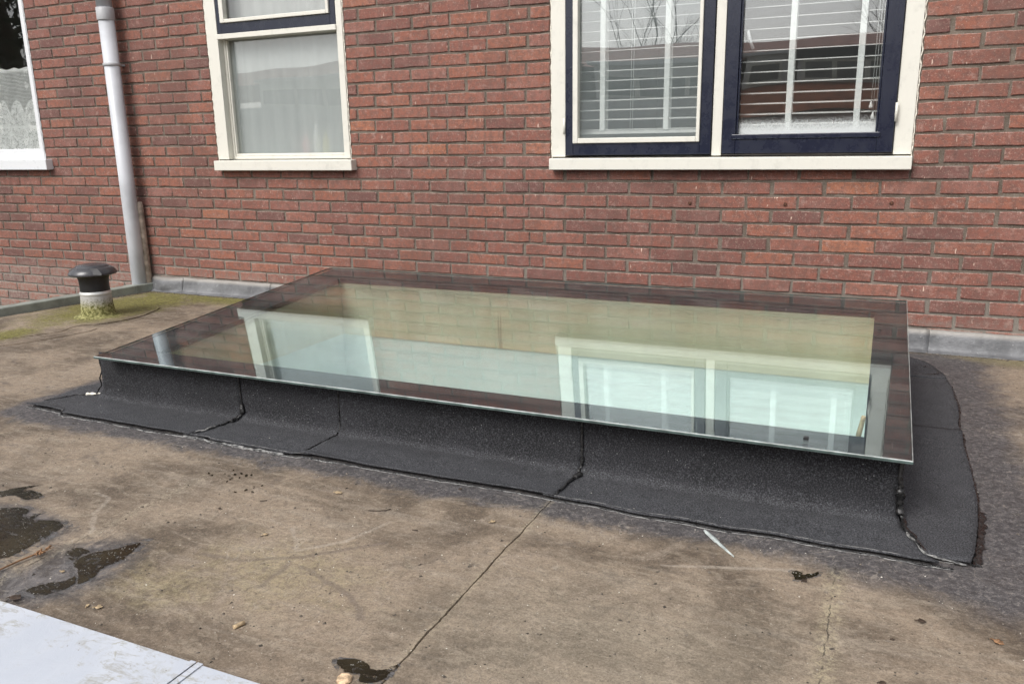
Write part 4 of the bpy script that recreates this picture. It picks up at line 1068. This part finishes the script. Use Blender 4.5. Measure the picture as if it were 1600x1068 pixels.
def leafm(x, y, s0, a, mat='leaf', curl=.35, z=RZ+.002, name='dry_leaf', tag_=None):
    s_ = s0*.8; m = MB(); n = 7; vs = []
    for i in range(n+1):
        t = i/n; w = s_*.42*math.sin(math.pi*min(1, t*1.05+.02))**.8*random.uniform(.7, 1.25)
        for sgn in (-1, 0, 1):
            u = (t-.5)*s_; v_ = sgn*w; zz = abs(sgn)*curl*w*random.uniform(.5, 1.2)+.25*s_*(t-.5)**2*curl*4
            vs.append((x+u*math.cos(a)-v_*math.sin(a), y+u*math.sin(a)+v_*math.cos(a), z+zz))
    m.v = vs
    for i in range(n):
        for j in (0, 1): q = i*3+j; m.face([q, q+1, q+4, q+3], 0, True)
    m.tube([(x-.5*s_*math.cos(a), y-.5*s_*math.sin(a), z+.001+.25*s_*curl), (x-.8*s_*math.cos(a), y-.8*s_*math.sin(a), z+.0012)], .0006, 5)
    o = m.build(name, mat, None, fix=False); md = o.modifiers.new('th', 'SOLIDIFY'); md.thickness = .0006; return tag(o, *tag_)
G = 'leaf scraps blown over the roof'
leafm(.726, -2.209, .026, .2, tag_=('tan crumpled leaf on brown felt, left of the middle seam', 'leaf', G))
leafm(1.184, -2.206, .018, 1.0, tag_=('small tan curled leaf just left of the dark seam', 'leaf', G))
leafm(.602, -2.862, .020, .5, tag_=('pale ragged leaf near the grey ledge cap', 'leaf', G))
leafm(.574, -2.866, .013, 2.0, tag_=('tiny pale leaf flake beside the ragged leaf near the ledge', 'leaf', G))
leafm(.402, -2.790, .013, .2, tag_=('pinkish leaf scrap lying in the wet patch', 'leaf', G))
leafm(.704, -2.476, .016, 1.2, tag_=('small tan leaf bit on felt right of the white scrape', 'leaf', G))
leafm(.411, -2.908, .034, .25, 'leafd', .5, tag_=('dark folded leaf at the edge of the grey ledge', 'leaf', G))
leafm(1.914, -2.205, .016, .9, 'leafd', tag_=('dark purple leaf scrap below the small dark puddle', 'leaf', G))
leafm(2.135, -2.276, .020, .1, 'leafd', tag_=('dark flat leaf on the felt below the corner of the upstand', 'leaf', G))
leafm(2.084, -2.361, .008, .3, 'leafd', tag_=('very small dark leaf flake right of the crusted seam', 'leaf', G))
leafm(2.262, -2.297, .024, -.5, 'twig', tag_=('brown shredded leaf stalk near the right side of the roof', 'leaf', G))
leafm(2.068, -2.504, .016, .4, 'leafd', tag_=('dark leaf scrap near the bottom edge right of the crusted seam', 'leaf', G))
leafm(.493, -2.406, .012, 2.2, 'leafd', tag_=('dark crumb of leaf beside the pale scrape', 'leaf', G))
leafm(1.02, -2.063, .012, .9, 'leafd', tag_=('dark little leaf close to the apron edge in the middle', 'leaf', G))
def chunk(name, x, y, r, hgt, mat, label, cat, n=9, sq=1.0, rot=0.3):
    m = MB(); b = 0
    for ring_, (rr, z) in enumerate(((1, 0), (1.04, .35), (.98, .8), (.8, 1))):
        for k in range(n):
            a = 2*math.pi*k/n; q = max(abs(math.cos(a)), abs(math.sin(a)))**-.7
            u, v_ = rr*r*q*math.cos(a)*random.uniform(.88, 1.1), rr*r*q*sq*math.sin(a)*random.uniform(.88, 1.1)
            m.v.append((x+u*math.cos(rot)-v_*math.sin(rot), y+u*math.sin(rot)+v_*math.cos(rot), RZ+z*hgt*random.uniform(.85, 1.1)))
    for i in range(3):
        for k in range(n): m.face([i*n+k, i*n+(k+1) % n, (i+1)*n+(k+1) % n, (i+1)*n+k])
    m.face([3*n+k for k in range(n)]); m.face(list(range(n))[::-1])
    return tag(m.build(name, mat), label, cat)
chunk('wood_chip', 1.205, -2.858, .0125, .008, 'chip', 'broken chunk of pale wood lying by the dark stain at the bottom', 'wood chip', 11, .95)
m = MB(); m.tube([(.912, -2.812, RZ+.0045), (.920, -2.790, RZ+.0045)], .0042, 10, 0, 1, .05)
tag(m.build('cigarette_butt', 'leaf'), 'short tan cigarette butt lying alone on the brown felt', 'cigarette butt')
m = MB()
sp_ = [(1.674+.086*t_, -2.054-.104*t_, w_) for t_, w_ in ((0, .0045), (.1, .0085), (.3, .0095), (.45, .0092), (.47, .0065), (.6, .0066), (.8, .0042), (1, .0005))]
for k, (x, y, w) in enumerate(sp_):
    d = Vector((.65, -.76, 0)).normalized(); nn = Vector((-d.y, d.x, 0))
    for s_, z in ((1, .0015), (0, .0042), (-1, .0015), (-1, .0004), (1, .0004)):
        m.v.append((x+nn.x*w*s_*.7, y+nn.y*w*s_*.7, RZ+z+.0008))
for k in range(len(sp_)-1):
    for j in range(5): m.face([k*5+j, k*5+(j+1) % 5, (k+1)*5+(j+1) % 5, (k+1)*5+j])
m.face([0, 1, 2, 3, 4]); m.face([5*(len(sp_)-1)+j for j in (4, 3, 2, 1, 0)])
tag(m.build('metal_shard', 'shard'), 'pale pointed metal shard lying below the apron edge', 'scrap')
m = MB()
for pts in ([(.86, -2.27), (.885, -2.262), (.905, -2.25)], [(.90, -2.256), (.91, -2.24)], [(1.02, -2.32), (1.035, -2.318)], [(.56, -2.33), (.575, -2.32)]):
    m.tube([(x, y, RZ+.002+.001*random.random()) for x, y in pts], .0011, 5)
tag(m.build('twig_bits', 'leafd'), 'few dark twig bits scattered on the felt', 'twigs', kind='stuff')

# ------------------------------------------------------------ what the glass reflects: houses and trees behind the camera
th = thing('terraced_house', 'low terrace opposite with red tiled roof, dark fascia and cream dormer windows', 'house', (-4, -11, -4.2))
m = MB(); m.box(-.4, 9, -16, -10.3, -4.2, .38); m.build('wall', 'wallb', th)
m = MB(); m.box(-16, -.402, -16, -10.3, -4.2, .38); m.build('wall', 'wallw', th)
m = MB(); m.v += [(-.5, -10.2, .38), (9, -10.2, .38), (9, -10.75, .88), (-.5, -10.75, .88), (-.5, -11.4, .38), (9, -11.4, .38)]
m.face([0, 1, 2, 3]); m.face([3, 2, 5, 4]); m.face([0, 3, 4]); m.face([1, 5, 2]); m.build('tiled_apron', 'tile', th)
m = MB(); m.box(-16, -.51, -13, -10.4, .382, .858); m.build('wall', 'wallw', th)
for k, (x0, x1, nw, bodym) in enumerate(((.55, 3.3, 5, 'fascia'), (-.25, .42, 1, 'wallw'), (-2.9, -.5, 3, 'wallw'), (-6.2, -3.4, 5, 'fascia'), (-10.4, -7.0, 4, 'wallw'), (3.6, 7.5, 6, 'fascia'))):
    m = MB(); m.box(x0, x1, -13, -10.62, .86, 1.30 if bodym == 'fascia' else 1.44); d = m.build('dormer', 'wallw', th)
    m = MB(); m.box(x0-.1, x1+.1, -13, -10.5, 1.301 if bodym == 'fascia' else 1.441, 1.50); m.build('fascia_board', 'fascia' if bodym == 'fascia' else 'white', th)
    w = (x1-x0-.16)/nw
    for q in range(nw):
        a = x0+.08+w*q
        m = MB(); ringbox(m, a, a+w-.01, .90, 1.27, .035, .035, .035, .035, -10.60, -10.56); f = m.build('window', 'cream', d)
        m = MB(); m.box(a+.035, a+w-.045, -10.59, -10.58, .935, 1.235); m.build('pane', 'dglass', d)
m = MB(); m.v += [(-16, -11.0, 1.44), (9, -11.0, 1.44), (9, -13.5, 2.02), (-16, -13.5, 2.02), (-16, -16, 1.3), (9, -16, 1.3)]
m.face([0, 1, 2, 3]); m.face([3, 2, 5, 4]); m.face([0, 3, 4]); m.face([1, 5, 2]); m.build('roof', 'tile2', th)
def branch(m, p, d, L, r, dep):
    q = p+d*L; mid = p+d*L*.5+Vector((random.uniform(-1, 1), random.uniform(-1, 1), 0))*L*.06
    m.tube([p, mid, q], [r, r*.8, r*.6], 5)
    if dep == 0: return
    for k in range(3 if dep > 1 else 4):
        nd = (d+Vector((random.uniform(-1, 1), random.uniform(-1, 1), random.uniform(-.2, .7)))*.62).normalized()
        branch(m, q if k else p+d*L*.7, nd, L*random.uniform(.6, .82), r*.55, dep-1)
for x, y, s_, lb in ((3.9, -19, 2.7, 'bare winter tree behind the terrace, at its right part'), (-4.4, -20, 3.0, 'bare winter tree behind the terrace, at its middle')):
    random.seed(int(abs(x)*10)); t = thing('bare_tree', lb, 'tree', (x, y, -4.2), 'trees behind the opposite terrace')
    m = MB(); branch(m, Vector((x, y, -4.2)), Vector((0, 0, 1)), s_, .075, 6); m.build('trunk', 'bark', t, fix=False)
et = thing('evergreen_tree', 'dark dense evergreen tree beyond the garden at the left', 'tree', (-15.5, -8.5, -4.2))
m = MB(); m.tube([(-15.5, -8.5, -4.2), (-15.5, -8.5, 1), (-15.4, -8.4, 4)], [.3, .2, .08], 8); m.build('trunk', 'bark', et)
random.seed(4); m = MB()
for k in range(9000):
    a = random.uniform(0, 6.28); z = random.uniform(-2.5, 6.0); rm = 3.2*(1-((z-1)/6.2)**2)**.5*(1+.25*math.sin(3*a+z*2)) if abs(z-1) < 6 else .2
    r = rm*random.random()**.35; x, y = -15.5+r*math.cos(a), -8.5+r*math.sin(a); s_ = random.uniform(.08, .2)
    d1 = Vector((random.uniform(-1, 1), random.uniform(-1, 1), random.uniform(-1, 1))).normalized()*s_; d2 = Vector((random.uniform(-1, 1), random.uniform(-1, 1), random.uniform(-1, 1))).normalized()*s_*.6
    p_ = Vector((x, y, z)); m.quad([p_-d1, p_+d2, p_+d1, p_-d2])
m.build('crown', 'needle', et, fix=False)['kind'] = 'stuff'
